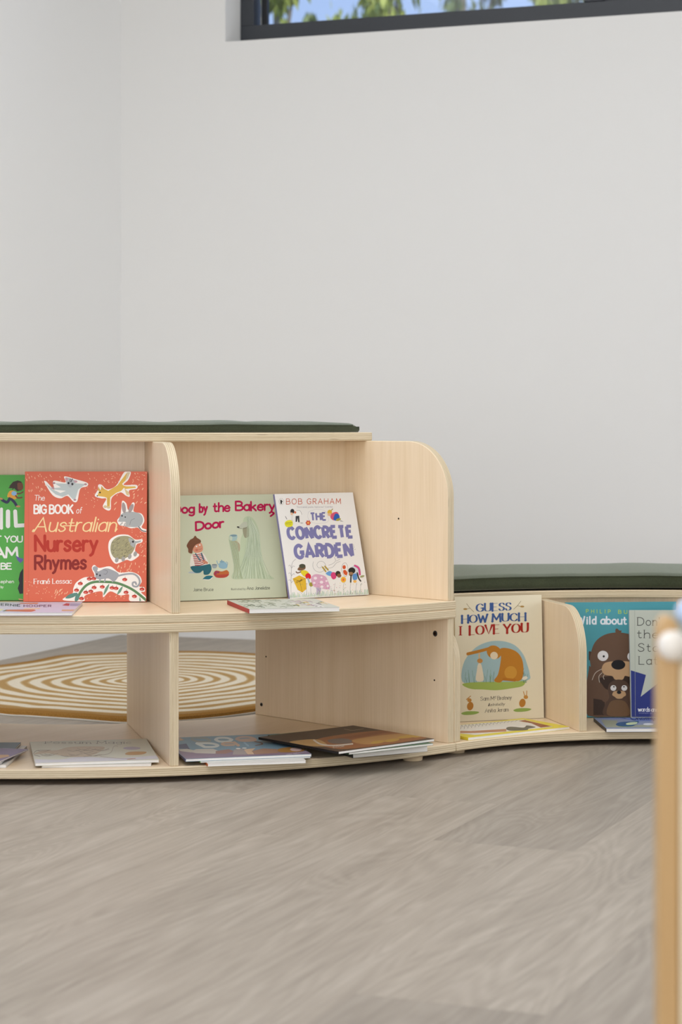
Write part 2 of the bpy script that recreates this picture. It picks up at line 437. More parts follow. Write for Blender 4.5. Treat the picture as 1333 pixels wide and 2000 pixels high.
M_PAGES = None
def pages_mat():
    m, nt, b = newmat('page_block')
    t = N(nt, 'ShaderNodeTexCoord'); s_ = N(nt, 'ShaderNodeSeparateXYZ'); nt.links.new(t.outputs['Object'], s_.inputs[0])
    n1 = noise(nt, t.outputs['Object'], 30, 2)
    ph = mathn(nt, 'MULTIPLY', mathn(nt, 'ADD', s_.outputs[2], mathn(nt, 'MULTIPLY', n1, 0.0006)), 2 * PI / 0.0011)
    st = mathn(nt, 'ADD', mathn(nt, 'MULTIPLY', mathn(nt, 'SINE', ph), .5), .5)
    nt.links.new(ramp(nt, st, [(0.0, 'D8D3CC'), (0.6, 'F1EEE9')]), b.inputs['Base Color'])
    b.inputs['Roughness'].default_value = 0.8
    return m
M_PAGES = pages_mat()

BOOKS = 'picture books on the curved shelves'
def book_geo(M, W, H, th, cover, spine, label, hard, back=None, name='picture_book', spine_x0=True):
    """Book with local x across the cover, y up the cover, z out of the front. Returns (root, Art)."""
    root = thing(name, label, 'book', group=BOOKS, matrix=M)
    bm = bmesh.new(); mats = [ink(cover), ink(spine or cover), ink(back or cover)]
    c = 0.0022 if hard else 0.0004
    m = 0.003 if hard else 0.0006
    box(bm, 0, W, 0, H, -c, 0, 0)
    box(bm, 0, W, 0, H, -th, -th + c, 2)
    if spine_x0: box(bm, -0.0006, c, 0.0002, H - 0.0002, -th + 0.0001, -0.0001, 1)
    pg = bmesh.new()
    box(pg, c, W - m, m, H - m, -th + c, -c)
    mkobj('pages', pg, M_PAGES, root)
    return root, Art(M, W, H, bm, mats)
def finish(root, art):
    return mkobj('cover', art.bm, art.mats, root)

def stand(bl, br, tl, zs, th, cover, spine, label, hard=False, lean=None):
    """Leaning book from the photographed bottom-left, bottom-right and top-left corners of its front."""
    L = math.radians(8) if lean is None else math.radians(lean)
    z0 = zs + th * math.sin(L) + .0004
    A = onz(*bl, z0); B = onz(*br, z0)
    ex = (B - A); W = ex.length; ex.normalize()
    n0 = Vector((ex.y, -ex.x, 0))               # horizontal front normal
    ey = (-n0 * math.sin(L) + Vector((0, 0, math.cos(L)))).normalized()
    n = ex.cross(ey)
    # height: walk up the left edge until the row of the top-left corner is met
    lo, hi = 0.05, 0.6
    for _ in range(50):
        mid = (lo + hi) / 2; q = A + ey * mid
        v = HOR - (q.z - CAMZ) / q.y * FPX
        if v > tl[1]: lo = mid
        else: hi = mid
    M = Matrix(((ex.x, ey.x, n.x, A.x), (ex.y, ey.y, n.y, A.y), (ex.z, ey.z, n.z, A.z), (0, 0, 0, 1)))
    return book_geo(M, W, lo, th, cover, spine, label, hard) + ()
def lay(fl, fr, bl, zs, th, cover, spine, label, hard=False, tilt=0.0, depth=None, back=None, spine_x0=True):
    """Book lying flat: front-left, front-right and back-left corners of its top cover."""
    z = zs + th + .0003
    A = onz(*fl, z); B = onz(*fr, z); Cc = onz(*bl, z)
    ex = B - A; W = ex.length; ex.normalize()
    ey = Vector((-ex.y, ex.x, 0))
    D = depth or abs((Cc - A).dot(ey))
    n = Vector((0, 0, 1))
    M = Matrix(((ex.x, ey.x, n.x, A.x), (ex.y, ey.y, n.y, A.y), (ex.z, ey.z, n.z, A.z), (0, 0, 0, 1)))
    return book_geo(M, W, D, th, cover, spine, label, hard, back, spine_x0=spine_x0)

# ------------------------------------------------------------------ room shell
PD = Vector((0.3878, 0.9217)); PN = Vector((0.9217, -0.3878)); PW = 0.2415; S0 = -0.976
def floor_mat():
    m, nt, b = newmat('grey_oak_vinyl_plank')
    at = N(nt, 'ShaderNodeAttribute'); at.attribute_name = 'tone'
    v1 = uvscaled(nt, 3.0, 60); g1 = noise(nt, v1, 1.0, 5, 0.62, 0.5)
    v2 = uvscaled(nt, 1.1, 9); g2 = noise(nt, v2, 1.0, 3, 0.55, 1.6)
    v3 = uvscaled(nt, 12, 320); g3 = noise(nt, v3, 1.0, 3, 0.6)
    g4 = noise(nt, uvscaled(nt, 1.0, 7.5), 1.0, 1, 0.4, 0.9)
    cath = mathn(nt, 'ADD', mathn(nt, 'MULTIPLY', mathn(nt, 'SINE', mathn(nt, 'MULTIPLY', g4, 120.0)), .5), .5)
    f = mathn(nt, 'ADD', mathn(nt, 'MULTIPLY', g1, .36), mathn(nt, 'MULTIPLY', g2, .30))
    f = mathn(nt, 'ADD', f, mathn(nt, 'MULTIPLY', g3, .27))
    f = mathn(nt, 'ADD', f, mathn(nt, 'MULTIPLY', cath, .06))
    col = ramp(nt, f, [(.27, '7F7568'), (.5, '9C9183'), (.73, 'B5AB9D')])
    g = N(nt, 'ShaderNodeHueSaturation'); nt.links.new(col, g.inputs['Color'])
    nt.links.new(mathn(nt, 'ADD', mathn(nt, 'MULTIPLY', at.outputs['Fac'], .30), .86), g.inputs['Value'])
    nt.links.new(g.outputs[0], b.inputs['Base Color'])
    nt.links.new(mathn(nt, 'ADD', mathn(nt, 'MULTIPLY', g3, .12), .40), b.inputs['Roughness'])
    b.inputs['Specular IOR Level'].default_value = 0.4
    bump(nt, b, g3, 0.10, 0.0008)
    return m
def build_floor():
    bm = bmesh.new(); uv = bm.loops.layers.uv.verify(); tl = bm.loops.layers.float.new('tone')
    rnd = random.Random(3); L = 1.52
    joints = {-1: 3.287, 0: 2.366, -4: 3.562}
    tones = {(-1, 0): .05, (-1, -1): .62, (0, 0): .72, (0, -1): .05, (-4, 0): .4, (-4, -1): .7}
    vv = {}
    def vert(x, y):
        return bm.verts.new((x, y, 0))
    for i in range(-42, 30):
        off = joints.get(i, rnd.uniform(0, L))
        for k in range(-9, 10):
            s0 = off + k * L; s1 = s0 + L; n0 = S0 + i * PW; n1 = n0 + PW
            c = PD * (s0 + s1) / 2 + PN * (n0 + n1) / 2
            q = c - K; u, v = q.dot(U), q.dot(V)
            if not (-1.4 < u < 7.6 and -1.4 < v < 10.4): continue
            f = bm.faces.new([vert(*(PD * s + PN * n)) for s, n in ((s0, n0), (s0, n1), (s1, n1), (s1, n0))])
            t = tones.get((i, k), rnd.uniform(.3, .75)); ru, rv = rnd.uniform(0, 50), rnd.uniform(0, 50)
            for lp, (s, n) in zip(f.loops, ((0, 0), (0, PW), (L, PW), (L, 0))):
                lp[uv].uv = (s + ru, n + rv); lp[tl] = t
    bmesh.ops.recalc_face_normals(bm, faces=bm.faces)
    for f in bm.faces:
        if f.normal.z < 0: f.normal_flip()
    # trim to the room
    for p, n in ((rm(0, 0), -U), (rm(6.2, 0), U), (rm(0, 0), -V), (rm(0, 9.2), V)):
        bmesh.ops.bisect_plane(bm, geom=bm.verts[:] + bm.edges[:] + bm.faces[:], plane_co=p, plane_no=(n.x, n.y, 0), clear_outer=True)
    return struct(mkobj('floor', bm, floor_mat()))
build_floor()

RM = Matrix(((U.x, V.x, 0, K.x), (U.y, V.y, 0, K.y), (0, 0, 1, 0), (0, 0, 0, 1)))   # room axes (u, v, z), left-handed in u,v
def rbox(name, u0, u1, v0, v1, z0, z1, mat, parent=None):
    bm = bmesh.new(); box(bm, u0, u1, v0, v1, z0, z1)
    for vtx in bm.verts: vtx.co = RM @ vtx.co
    bmesh.ops.recalc_face_normals(bm, faces=bm.faces)
    return mkobj(name, bm, mat, parent)
CEILZ = 2.75
# back wall with the high window opening
WU0 = 0.372; WU1 = 4.3; WZ0 = 1.9165; WZ1 = 2.5; WT = 0.2
def wall_with_hole():
    bm = bmesh.new()
    for (u0, u1, z0, z1) in ((-0.0, WU0, 0, CEILZ), (WU1, 6.2, 0, CEILZ), (WU0, WU1, 0, WZ0), (WU0, WU1, WZ1, CEILZ)):
        box(bm, u0, u1, -WT, 0, z0, z1)
    for vtx in bm.verts: vtx.co = RM @ vtx.co
    bmesh.ops.recalc_face_normals(bm, faces=bm.faces)
    return struct(mkobj('wall_back', bm, M_WALL))
wall_with_hole()
bm = bmesh.new()
for (v0, v1, z0, z1) in ((-0.2, 3.2, 0, CEILZ), (6.8, 9.2, 0, CEILZ), (3.2, 6.8, 2.5, CEILZ), (3.2, 6.8, 0, 0.2)):
    box(bm, -0.2, 0, v0, v1, z0, z1)
for vtx in bm.verts: vtx.co = RM @ vtx.co
bmesh.ops.recalc_face_normals(bm, faces=bm.faces)
struct(mkobj('wall_left', bm, M_WALL))
struct(rbox('wall_right', 6.2, 6.4, -0.2, 9.2, 0, CEILZ, M_WALL))
struct(rbox('wall_front', -0.2, 6.4, 9.2, 9.4, 0, CEILZ, M_WALL))
struct(rbox('ceiling', -0.2, 6.4, -0.2, 9.4, CEILZ, CEILZ + 0.1, M_CEIL))

# window: outer frame, fixed pane on the left, sliding sash on the right
win = thing('window_1', 'charcoal framed high window in the back wall', None, rm(WU0, -0.13, WZ0))
win['kind'] = 'structure'; del win['label']
winv = win.matrix_world.inverted() if False else Matrix.Translation(-Vector(rm(WU0, -0.13, WZ0)))
def wpart(name, u0, u1, v0, v1, z0, z1, mat):
    bm = bmesh.new(); box(bm, u0, u1, v0, v1, z0, z1)
    for vtx in bm.verts: vtx.co = winv @ (RM @ vtx.co)
    bmesh.ops.recalc_face_normals(bm, faces=bm.faces)
    return mkobj(name, bm, mat, win, bevel=0.002)
FB = 0.072
FV0, FV1 = -0.185, -0.124
MU0 = 1.52; MU1 = MU0 + 0.062
def frame_mesh():
    bm = bmesh.new()
    box(bm, WU0, WU1, FV0, FV1, WZ0 + .001, WZ0 + FB); box(bm, WU0, WU1, FV0, FV1, WZ1 - .05, WZ1)
    box(bm, WU0, WU0 + 0.047, FV0, FV1, WZ0 + FB, WZ1 - .05); box(bm, WU1 - 0.05, WU1, FV0, FV1, WZ0 + FB, WZ1 - .05)
    for vtx in bm.verts: vtx.co = winv @ (RM @ vtx.co)
    bmesh.ops.recalc_face_normals(bm, faces=bm.faces)
    return mkobj('window_frame', bm, M_ALU, win, bevel=0.0015)
frame_mesh()
wpart('mullion', MU0, MU1, FV0, FV1 + .004, WZ0 + FB, WZ1 - .05, M_ALU)
wpart('glazing_bead', WU0 + 0.058, WU0 + 0.078, FV0, FV0 + 0.02, WZ0 + FB, WZ1 - .05, M_ALU2)
def sash():
    bm = bmesh.new()
    box(bm, MU1, WU1 - .05, FV0 + .012, FV1 - .018, WZ0 + FB, WZ0 + FB + .05)
    box(bm, MU1, MU1 + .05, FV0 + .012, FV1 - .018, WZ0 + FB + .05, WZ1 - .05)
    for vtx in bm.verts: vtx.co = winv @ (RM @ vtx.co)
    bmesh.ops.recalc_face_normals(bm, faces=bm.faces)
    return mkobj('sliding_sash', bm, M_ALU, win, bevel=0.002)
sash()
def glass_mat():
    m = bpy.data.materials.new('clear_glass'); m.use_nodes = True; nt = m.node_tree; nt.nodes.clear()
    o = N(nt, 'ShaderNodeOutputMaterial'); mx = N(nt, 'ShaderNodeMixShader'); tr = N(nt, 'ShaderNodeBsdfTransparent'); gl = N(nt, 'ShaderNodeBsdfGlossy')
    gl.inputs['Roughness'].default_value = 0.02; tr.inputs[0].default_value = (.95, .97, .97, 1)
    fr = N(nt, 'ShaderNodeFresnel'); fr.inputs[0].default_value = 1.35
    nt.links.new(fr.outputs[0], mx.inputs[0]); nt.links.new(tr.outputs[0], mx.inputs[1]); nt.links.new(gl.outputs[0], mx.inputs[2]); nt.links.new(mx.outputs[0], o.inputs[0])
    return m
wpart('pane', WU0 + 0.05, WU1 - .06, FV0 + .008, FV0 + .012, WZ0 + FB + .001, WZ1 - .06, glass_mat())

# ------------------------------------------------------------------ curved modular furniture
C1 = Vector((-0.60968, 5.2582)); PHI = 0.76118; RO, RI = 1.22976, 0.61978
ZB, ZMS, ZT, ZB2, FR, R2, BK, T = 0.030, 0.3244, 0.6719, 0.3117, 0.9822, 0.885, 0.9301, 0.018
BK2 = 0.897
SPAN = PI / 3
C2 = C1 + Vector((math.sin(PHI), -math.cos(PHI))) * (RO + RI) + Vector((math.cos(PHI), math.sin(PHI))) * 0.0012
def dir1(a): return Vector((math.sin(a), -math.cos(a)))
def dir2(a): return Vector((-math.sin(a), math.cos(a)))
def arcpts(r, a0, a1, n=64, d=dir1):
    return [tuple(d(a0 + (a1 - a0) * i / n) * r) for i in range(n + 1)]
def board(root, name, r0, r1, z0, z1, d, a0=PHI - SPAN, a1=PHI, bev=0.0022):
    poly = arcpts(r0, a0, a1, 64, d) + arcpts(r1, a1, a0, 64, d)
    bm = prism(poly, z0, z1, lambda a, b, t: (a, b, t), grain=0.6)
    return mkobj(name, bm, [M_FACE, M_EDGE], root, smooth=math.radians(30), bevel=bev)
def arcwall(root, name, r0, r1, z0, z1, d, a0=PHI - SPAN, a1=PHI):
    """bent back panel: faces are the curved sheets"""
    poly = arcpts(r0, a0, a1, 48, d) + arcpts(r1, a1, a0, 48, d)
    bm = prism(poly, z0, z1, lambda a, b, t: (a, b, t), face_i=1, edge_i=0)
    return mkobj(name, bm, [M_FACE, M_EDGE], root, smooth=math.radians(30))
def panel(root, name, d, ang, off, r0, r1, z0, z1, round_at=None, rad=0.1):
    """radial upright board; off = signed offset of its mid-plane from the radial line"""
    e = d(ang); n = Vector((-e.y, e.x))
    if n.x < 0: n = -n
    poly = [(r0, z0), (r1, z0)]
    arc = [(math.cos(t), math.sin(t)) for t in [PI / 2 * i / 16 for i in range(17)]]
    if round_at == 'out':
        poly += [(r1 - rad + rad * c, z1 - rad + rad * s) for c, s in arc] + [(r0, z1)]
    elif round_at == 'in':
        poly += [(r1, z1)] + [(r0 + rad - rad * c, z1 - rad + rad * s) for c, s in arc[::-1]]
    else:
        poly += [(r1, z1), (r0, z1)]
    def ax(a, b, t):
        p = e * a + n * (off + t); return (p.x, p.y, b)
    bm = prism(poly, -T / 2, T / 2, ax)
    return mkobj(name, bm, [M_FACE, M_EDGE], root, smooth=math.radians(30), bevel=0.0016)
def foot(root, d, r, ang):
    p = d(ang) * r
    bm = cyl(bmesh.new(), (p.x, p.y, 0.0005), (0, 0, 1), 0.020, 0.0215, ZB - T - 0.0005, 24)
    return mkobj('foot', bm, M_FOOT, root, smooth=math.radians(40))

# lower open module of the tall unit
low = thing('curved_shelf_unit', 'open birch plywood curved shelf unit on the floor carrying the taller display shelf', 'shelf', (C1.x, C1.y, 0), group='curved birch shelf units')
board(low, 'base_board', RI, RO, ZB - T, ZB, dir1)
board(low, 'top_board', RI, RO, ZMS - 2 * T, ZMS - T, dir1)
p_low = panel(low, 'side_panel', dir1, PHI, -T / 2, RI, RO - .006, ZB, ZMS - 2 * T)
panel(low, 'side_panel', dir1, PHI - SPAN, T / 2, RI, RO - .006, ZB, ZMS - 2 * T)
panel(low, 'divider', dir1, PHI - SPAN / 2, 0, RI, RO - .006, ZB, ZMS - 2 * T)
for a in (PHI - .075, PHI - SPAN + .075):
    foot(low, dir1, RO - .035, a); foot(low, dir1, RI + .06, a)

# upper display module
upp = thing('curved_display_shelf', 'birch plywood display shelf with bent back stacked on the open curved unit', 'shelf', (C1.x, C1.y, ZMS - T), group='curved birch shelf units')
zo = ZMS - T
board(upp, 'base_board', RI, RO, 0, T, dir1)
board(upp, 'top_board', RI, FR, ZT - T - zo, ZT - zo, dir1)
def flatback(aL, rL, aR, rR):
    p, q = dir1(aL) * rL, dir1(aR) * rR
    L = (q - p).length; ex = (q - p) / L; ny = Vector((-ex.y, ex.x))
    bm = prism([(0, T), (L, T), (L, ZT - T - zo), (0, ZT - T - zo)], 0, .012, lambda a, b, t: (*(p + ex * a + ny * t), b))
    mkobj('back_panel', bm, [M_FACE, M_EDGE], upp)
flatback(PHI - SPAN + .021, .872, PHI - SPAN / 2 - .0072, .872)
flatback(PHI - SPAN / 2 + .0140, .895, PHI - .0195, .916)
p_upp = panel(upp, 'side_panel', dir1, PHI, -T / 2, RI, RO - .006, T, ZT - T - zo, 'out', .115)
panel(upp, 'side_panel', dir1, PHI - SPAN, T / 2, RI, RO - .006, T, ZT - T - zo, 'out', .115)
panel(upp, 'divider', dir1, PHI - SPAN / 2, .003, .858, RO - .006, T, ZT - T - zo, 'out', .115)

# screws and drilled holes on the inner face of the right-hand end panels
e1 = dir1(PHI); n1 = Vector((math.cos(PHI), math.sin(PHI)))
face_p = Vector((*(C1 + e1 * 1.0 - n1 * T), 0)); face_n = Vector((-n1.x, -n1.y, 0))
def stud(root, name, u, v, r, mat, depth=0.0012):
    q = onplane(u, v, face_p, face_n) - root.location
    bm = cyl(bmesh.new(), q - face_n * .0004, face_n, r, r * .85, depth, 18)
    if r > .004: cyl(bm, q + face_n * depth * .8, face_n, r * .5, r * .45, .0006, 6, 1)
    return mkobj(name, bm, [mat, M_HOLE], root)
stud(low, 'bolt', 850.5, 1237.5, .0066, M_BOLT)
stud(low, 'bolt', 511, 1376, .0045, M_BOLT)
stud(low, 'drill_hole', 849, 1328.5, .0022, M_HOLE, .0006)
stud(low, 'drill_hole', 520, 1282.5, .0022, M_HOLE, .0006)
stud(upp, 'drill_hole', 779, 1013, .0024, M_HOLE, .0006)

# bench module curving the other way
ben = thing('curved_bench_shelf', 'low birch plywood curved bench shelf with rounded divider under the long green cushion', 'bench', (C2.x, C2.y, 0), group='curved birch shelf units')
board(ben, 'base_board', RI, RO, ZB - T, ZB, dir2)
board(ben, 'top_board', R2, RO + .02, ZB2 - T, ZB2, dir2)
panel(ben, 'side_panel', dir2, PHI, T / 2, RI + .006, RO, ZB, ZB2 - T, 'in', .10)
panel(ben, 'side_panel', dir2, PHI - SPAN, -T / 2, RI + .006, RO, ZB, ZB2 - T, 'in', .10)
panel(ben, 'divider', dir2, PHI - SPAN / 2, 0, RI + .006, RO, ZB, ZB2 - T, 'in', .10)
arcwall(ben, 'back_panel', BK2, BK2 + .012, ZB, ZB2 - T, dir2, PHI - SPAN + T / BK2, PHI - SPAN / 2 - T / 2 / BK2 - .001)
arcwall(ben, 'back_panel', BK2, BK2 + .012, ZB, ZB2 - T, dir2, PHI - SPAN / 2 + T / 2 / BK2 + .001, PHI - T / BK2)
for a in (PHI - .07, PHI - SPAN + .07):
    foot(ben, dir2, RI + .05, a); foot(ben, dir2, RO - .06, a)

# seat cushions
def cushion(label, C, d, r0, r1, a0, a1, z0, h, crown, front_out, wav, seed):
    root = thing('seat_cushion', label, 'cushion', (C.x, C.y, z0), group='green seat cushions')
    rnd = random.Random(seed)
    ph = [rnd.uniform(0, 6.28) for _ in range(6)]
    na, prof = 90, []
    rc, rw = (r0 + r1) / 2, (r1 - r0) / 2
    def lift(a, x):
        return wav * (math.sin(31 * a + ph[0]) * .5 + math.sin(17 * a + ph[1]) * .7 + math.sin(53 * a + 3 * x + ph[2]) * .3)
    m = 26
    sec = []
    for i in range(m + 1): sec.append((-1 + 2 * i / m, 'top'))
    bm = bmesh.new(); rings = []
    uv = None
    for ia in range(na + 1):
        t = ia / na; a = a0 + (a1 - a0) * t
        ed = min(t, 1 - t) * abs(a1 - a0) * rc           # distance to nearest end
        er = 0.022
        k = 1.0 if ed > er else math.sqrt(max(0.0, 1 - (1 - ed / er) ** 2))
        kk = 0.45 + 0.55 * k
        ring = []
        for x, _ in sec:
            edge = 1 - abs(x)
            s_ = min(1.0, edge * rw / .010); rr = math.sqrt(max(0, 1 - (1 - s_) ** 2))
            z = h * kk - .005 * (1 - rr) + crown * k * (1 - x * x) + lift(a, x) * k * min(1, .35 + 2 * edge)
            ring.append(bm.verts.new((*(d(a) * (rc + rw * x * (1 - .012 * (1 - k)))), z)))
        low_ = [(1.0, .012), (1.0, .005), (.975, 0), (-.975, 0), (-1.0, .005), (-1.0, .012)]
        for x, z in low_: ring.append(bm.verts.new((*(d(a) * (rc + rw * x * (1 - .012 * (1 - k)))), z)))
        rings.append(ring)
    n = len(rings[0])
    for i in range(na):
        for j in range(n):
            bm.faces.new((rings[i][j], rings[i][(j + 1) % n], rings[i + 1][(j + 1) % n], rings[i + 1][j]))
    bm.faces.new(rings[0]); bm.faces.new(rings[-1][::-1])
    bmesh.ops.recalc_face_normals(bm, faces=bm.faces)
    mkobj('cover', bm, M_GREEN, root, smooth=math.radians(60))
    # piping along both long top seams
    for x in (-1, 1):
        pb = bmesh.new(); prev = None; path = []
        for ia in range(2, na - 1):
            t = ia / na; a = a0 + (a1 - a0) * t
            path.append(Vector((*(d(a) * (rc + rw * x * 1.001)), h - .0045 + lift(a, x) * .35)))
        for i, p in enumerate(path):
            tg = (path[min(i + 1, len(path) - 1)] - path[max(i - 1, 0)]).normalized()
            nn = Vector((0, 0, 1)); bb = tg.cross(nn).normalized()
            rg = [pb.verts.new(p + (nn * math.cos(q) + bb * math.sin(q)) * .0016) for q in [2 * PI * j / 8 for j in range(8)]]
            if prev:
                for j in range(8): pb.faces.new((prev[j], prev[(j + 1) % 8], rg[(j + 1) % 8], rg[j]))
            prev = rg
        bmesh.ops.recalc_face_normals(pb, faces=pb.faces)
        mkobj('piping', pb, M_PIPING, root, smooth=1.0)
    return root
cu1 = cushion('thin green fabric seat cushion on top of the tall curved display shelf', C1, dir1, RI + .02, FR - .008, PHI - SPAN + .02, PHI - .030, ZT + .0003, .0195, .0045, -1, .0016, 4)
cu2 = cushion('long green fabric seat cushion lying on the low curved bench', C2, dir2, R2 + .004, RO + .03, PHI - SPAN + .01, PHI - .022, ZB2 + .0045, .031, .008, 1, .0012, 9)
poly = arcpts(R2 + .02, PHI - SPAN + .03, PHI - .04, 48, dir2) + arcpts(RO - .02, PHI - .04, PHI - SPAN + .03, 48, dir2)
bm = prism(poly, -.0043, -.0001, lambda a, b, t: (a, b, t)); mkobj('gap_shade', bm, [M_BLACK, M_BLACK], cu2)  # black strip added to darken the shadow gap below the cushion

# ------------------------------------------------------------------ rug
def rug_mat():
    m, nt, b = newmat('tree_ring_rug_pile')
    t = N(nt, 'ShaderNodeTexCoord'); s = N(nt, 'ShaderNodeSeparateXYZ'); nt.links.new(t.outputs['UV'], s.inputs[0])
    n1 = noise(nt, t.outputs['Object'], 3.2, 2); n2 = noise(nt, t.outputs['Object'], 420, 2); n3 = noise(nt, t.outputs['Object'], 7, 3)
    r = mathn(nt, 'ADD', s.outputs[0], mathn(nt, 'MULTIPLY', mathn(nt, 'SUBTRACT', n1, .5), .09))
    ph = mathn(nt, 'MULTIPLY', mathn(nt, 'POWER', mathn(nt, 'MAXIMUM', r, .0001), .65), 2 * PI * 13.5)
    st = mathn(nt, 'ADD', mathn(nt, 'MULTIPLY', mathn(nt, 'SINE', ph), .5), .5)
    st = mathn(nt, 'ADD', st, mathn(nt, 'MULTIPLY', mathn(nt, 'SUBTRACT', n3, .5), .8))
    col = ramp(nt, st, [(.15, 'BF9C68'), (.40, 'D3BA8F'), (.62, 'F0E6D2')])
    rim = ramp(nt, mathn(nt, 'ADD', s.outputs[0], mathn(nt, 'MULTIPLY', mathn(nt, 'SUBTRACT', n3, .5), .05)), [(.90, '000000'), (.955, 'FFFFFF')])
    col = mixc(nt, rim, col, 'A87B3E')
    sp = ramp(nt, n2, [(.35, 'DAD5CD'), (.65, 'FFFFFF')])
    nt.links.new(mixc(nt, .8, col, sp, 'MULTIPLY'), b.inputs['Base Color'])
    b.inputs['Roughness'].default_value = 1.0; b.inputs['Specular IOR Level'].default_value = 0.05
    bump(nt, b, n2, .5, .003)
    return m
rug_px = [(0, 1391), (60, 1395), (150, 1401), (250, 1408), (351, 1404), (430, 1397), (498, 1388), (640, 1368), (745, 1335), (690, 1298), (600, 1282), (498, 1274.5), (420, 1270.5), (351, 1270), (245, 1273), (150, 1276), (110, 1279), (60, 1289), (0, 1297), (-110, 1311), (-190, 1340), (-130, 1372)]
RUGH = .012
ctr = onz(300, 1329, RUGH)
rim = [(p.x - ctr.x, p.y - ctr.y) for p in [onz(u, v, RUGH if v < 1330 else .006) for u, v in rug_px]]
rim = catmull(rim, True, 8)
rug = thing('round_rug', 'cream and tan tree ring rug on the floor behind the curved shelf unit', 'rug', (ctr.x, ctr.y, 0))
bm = bmesh.new(); uv = bm.loops.layers.uv.verify()
ts = [.02, .08, .16, .25, .35, .45, .55, .65, .75, .85, .93, .975, .995, 1.0]
rings = []
for t in ts:
    z = RUGH if t < .98 else (RUGH - .002 if t < .999 else .003)
    rings.append([bm.verts.new((x * t, y * t, z)) for x, y in rim])
nr = len(rim)
c0 = bm.verts.new((0, 0, RUGH))
for j in range(nr):
    f = bm.faces.new((c0, rings[0][j], rings[0][(j + 1) % nr]))
    for lp, tv in zip(f.loops, (0, ts[0], ts[0])): lp[uv].uv = (tv, 0)
for i in range(len(ts) - 1):
    for j in range(nr):
        f = bm.faces.new((rings[i][j], rings[i + 1][j], rings[i + 1][(j + 1) % nr], rings[i][(j + 1) % nr]))
        for lp, tv in zip(f.loops, (ts[i], ts[i + 1], ts[i + 1], ts[i])): lp[uv].uv = (tv, 0)
bmesh.ops.recalc_face_normals(bm, faces=bm.faces)
mkobj('pile', bm, rug_mat(), rug, smooth=math.radians(50))
bm = prism([(x * 1.006, y * 1.006) for x, y in rim], .0005, .0035, lambda a, b, t: (a, b, t))
mkobj('backing', bm, [simple('rug_backing', 'E4DED2', .9, .1)] * 2, rug)

# ------------------------------------------------------------------ foreground wooden panel at the right edge
PY = 1.72
def fpx(u, v, y=PY): return Vector(((u - 666.5) / FPX * y, y, CAMZ - (v - HOR) / FPX * y))
a_ = fpx(1288, 1200); b_ = fpx(1328, 1200)
M_NEAR = birch('near_panel_edge', 'CBA878', 'BC9562')
M_NEARF = birch('near_panel_face', 'F0E2C4', 'E6D4B0')
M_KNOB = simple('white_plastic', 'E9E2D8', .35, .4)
M_BLUE = simple('blue_plastic', 'B8CBE4', .4, .4)
pst = thing('wooden_stand', 'pale wooden end post with rounded top and white round cap at the right edge', 'stand', (a_.x, PY, 0))
wpost = b_.x - a_.x
ztop = a_.z - .004
bm = bmesh.new()
arc = [(math.cos(t), math.sin(t)) for t in [PI * i / 20 for i in range(21)]]
poly = [(0, 0), (wpost, 0)] + [(wpost / 2 + wpost / 2 * c, ztop - .012 + .014 * s) for c, s in arc]
prism(poly, 0, .03, lambda a, b, t: (a, t, b), bm=bm, face_i=0, edge_i=0)
mkobj('post', bm, [M_NEAR, M_NEAR], pst, smooth=.6, bevel=.002)
bm = bmesh.new(); prism([(0, 0), (.05, 0), (.05, ztop - .03), (.008, ztop - .03), (0, ztop - .04)], -.002, .016, lambda a, b, t: (wpost + .0005 + a, t, b), bm=bm, face_i=0, edge_i=0)
mkobj('side_board', bm, [M_NEARF, M_NEARF], pst, bevel=.0015)
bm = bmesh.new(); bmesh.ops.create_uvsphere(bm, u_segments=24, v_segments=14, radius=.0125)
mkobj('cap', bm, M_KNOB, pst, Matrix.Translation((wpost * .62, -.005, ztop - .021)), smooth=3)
bm = bmesh.new(); bmesh.ops.create_uvsphere(bm, u_segments=24, v_segments=14, radius=.012)
mkobj('finial', bm, M_BLUE, pst, Matrix.Translation((wpost * 1.62, .012, ztop + .004)), smooth=3)

# ------------------------------------------------------------------ trees outside the window
M_GROUND = simple('outdoor_ground', '8A8A6A', .95, .1)
bm = bmesh.new(); box(bm, -14, 22, -30, -0.5, -.3, -.12)
for vtx in bm.verts: vtx.co = RM @ vtx.co
bmesh.ops.recalc_face_normals(bm, faces=bm.faces)
struct(mkobj('ground_outside', bm, M_GROUND))
M_BARK = simple('grey_bark', '8C8274', .9, .1)
def leaf_mat(name, c):
    m, nt, b = newmat(name)
    oi = N(nt, 'ShaderNodeTexCoord'); n = noise(nt, oi.outputs['Object'], 1.6, 2)
    nt.links.new(ramp(nt, n, [(.35, c[0]), (.65, c[1])]), b.inputs['Base Color'])
    b.inputs['Roughness'].default_value = .6
    b.inputs['Transmission Weight'].default_value = 0.0
    return m
LEAF = [leaf_mat('gum_leaf', ('6B7A30', 'BFC45C')), leaf_mat('gum_leaf_dark', ('59663C', '93A060'))]
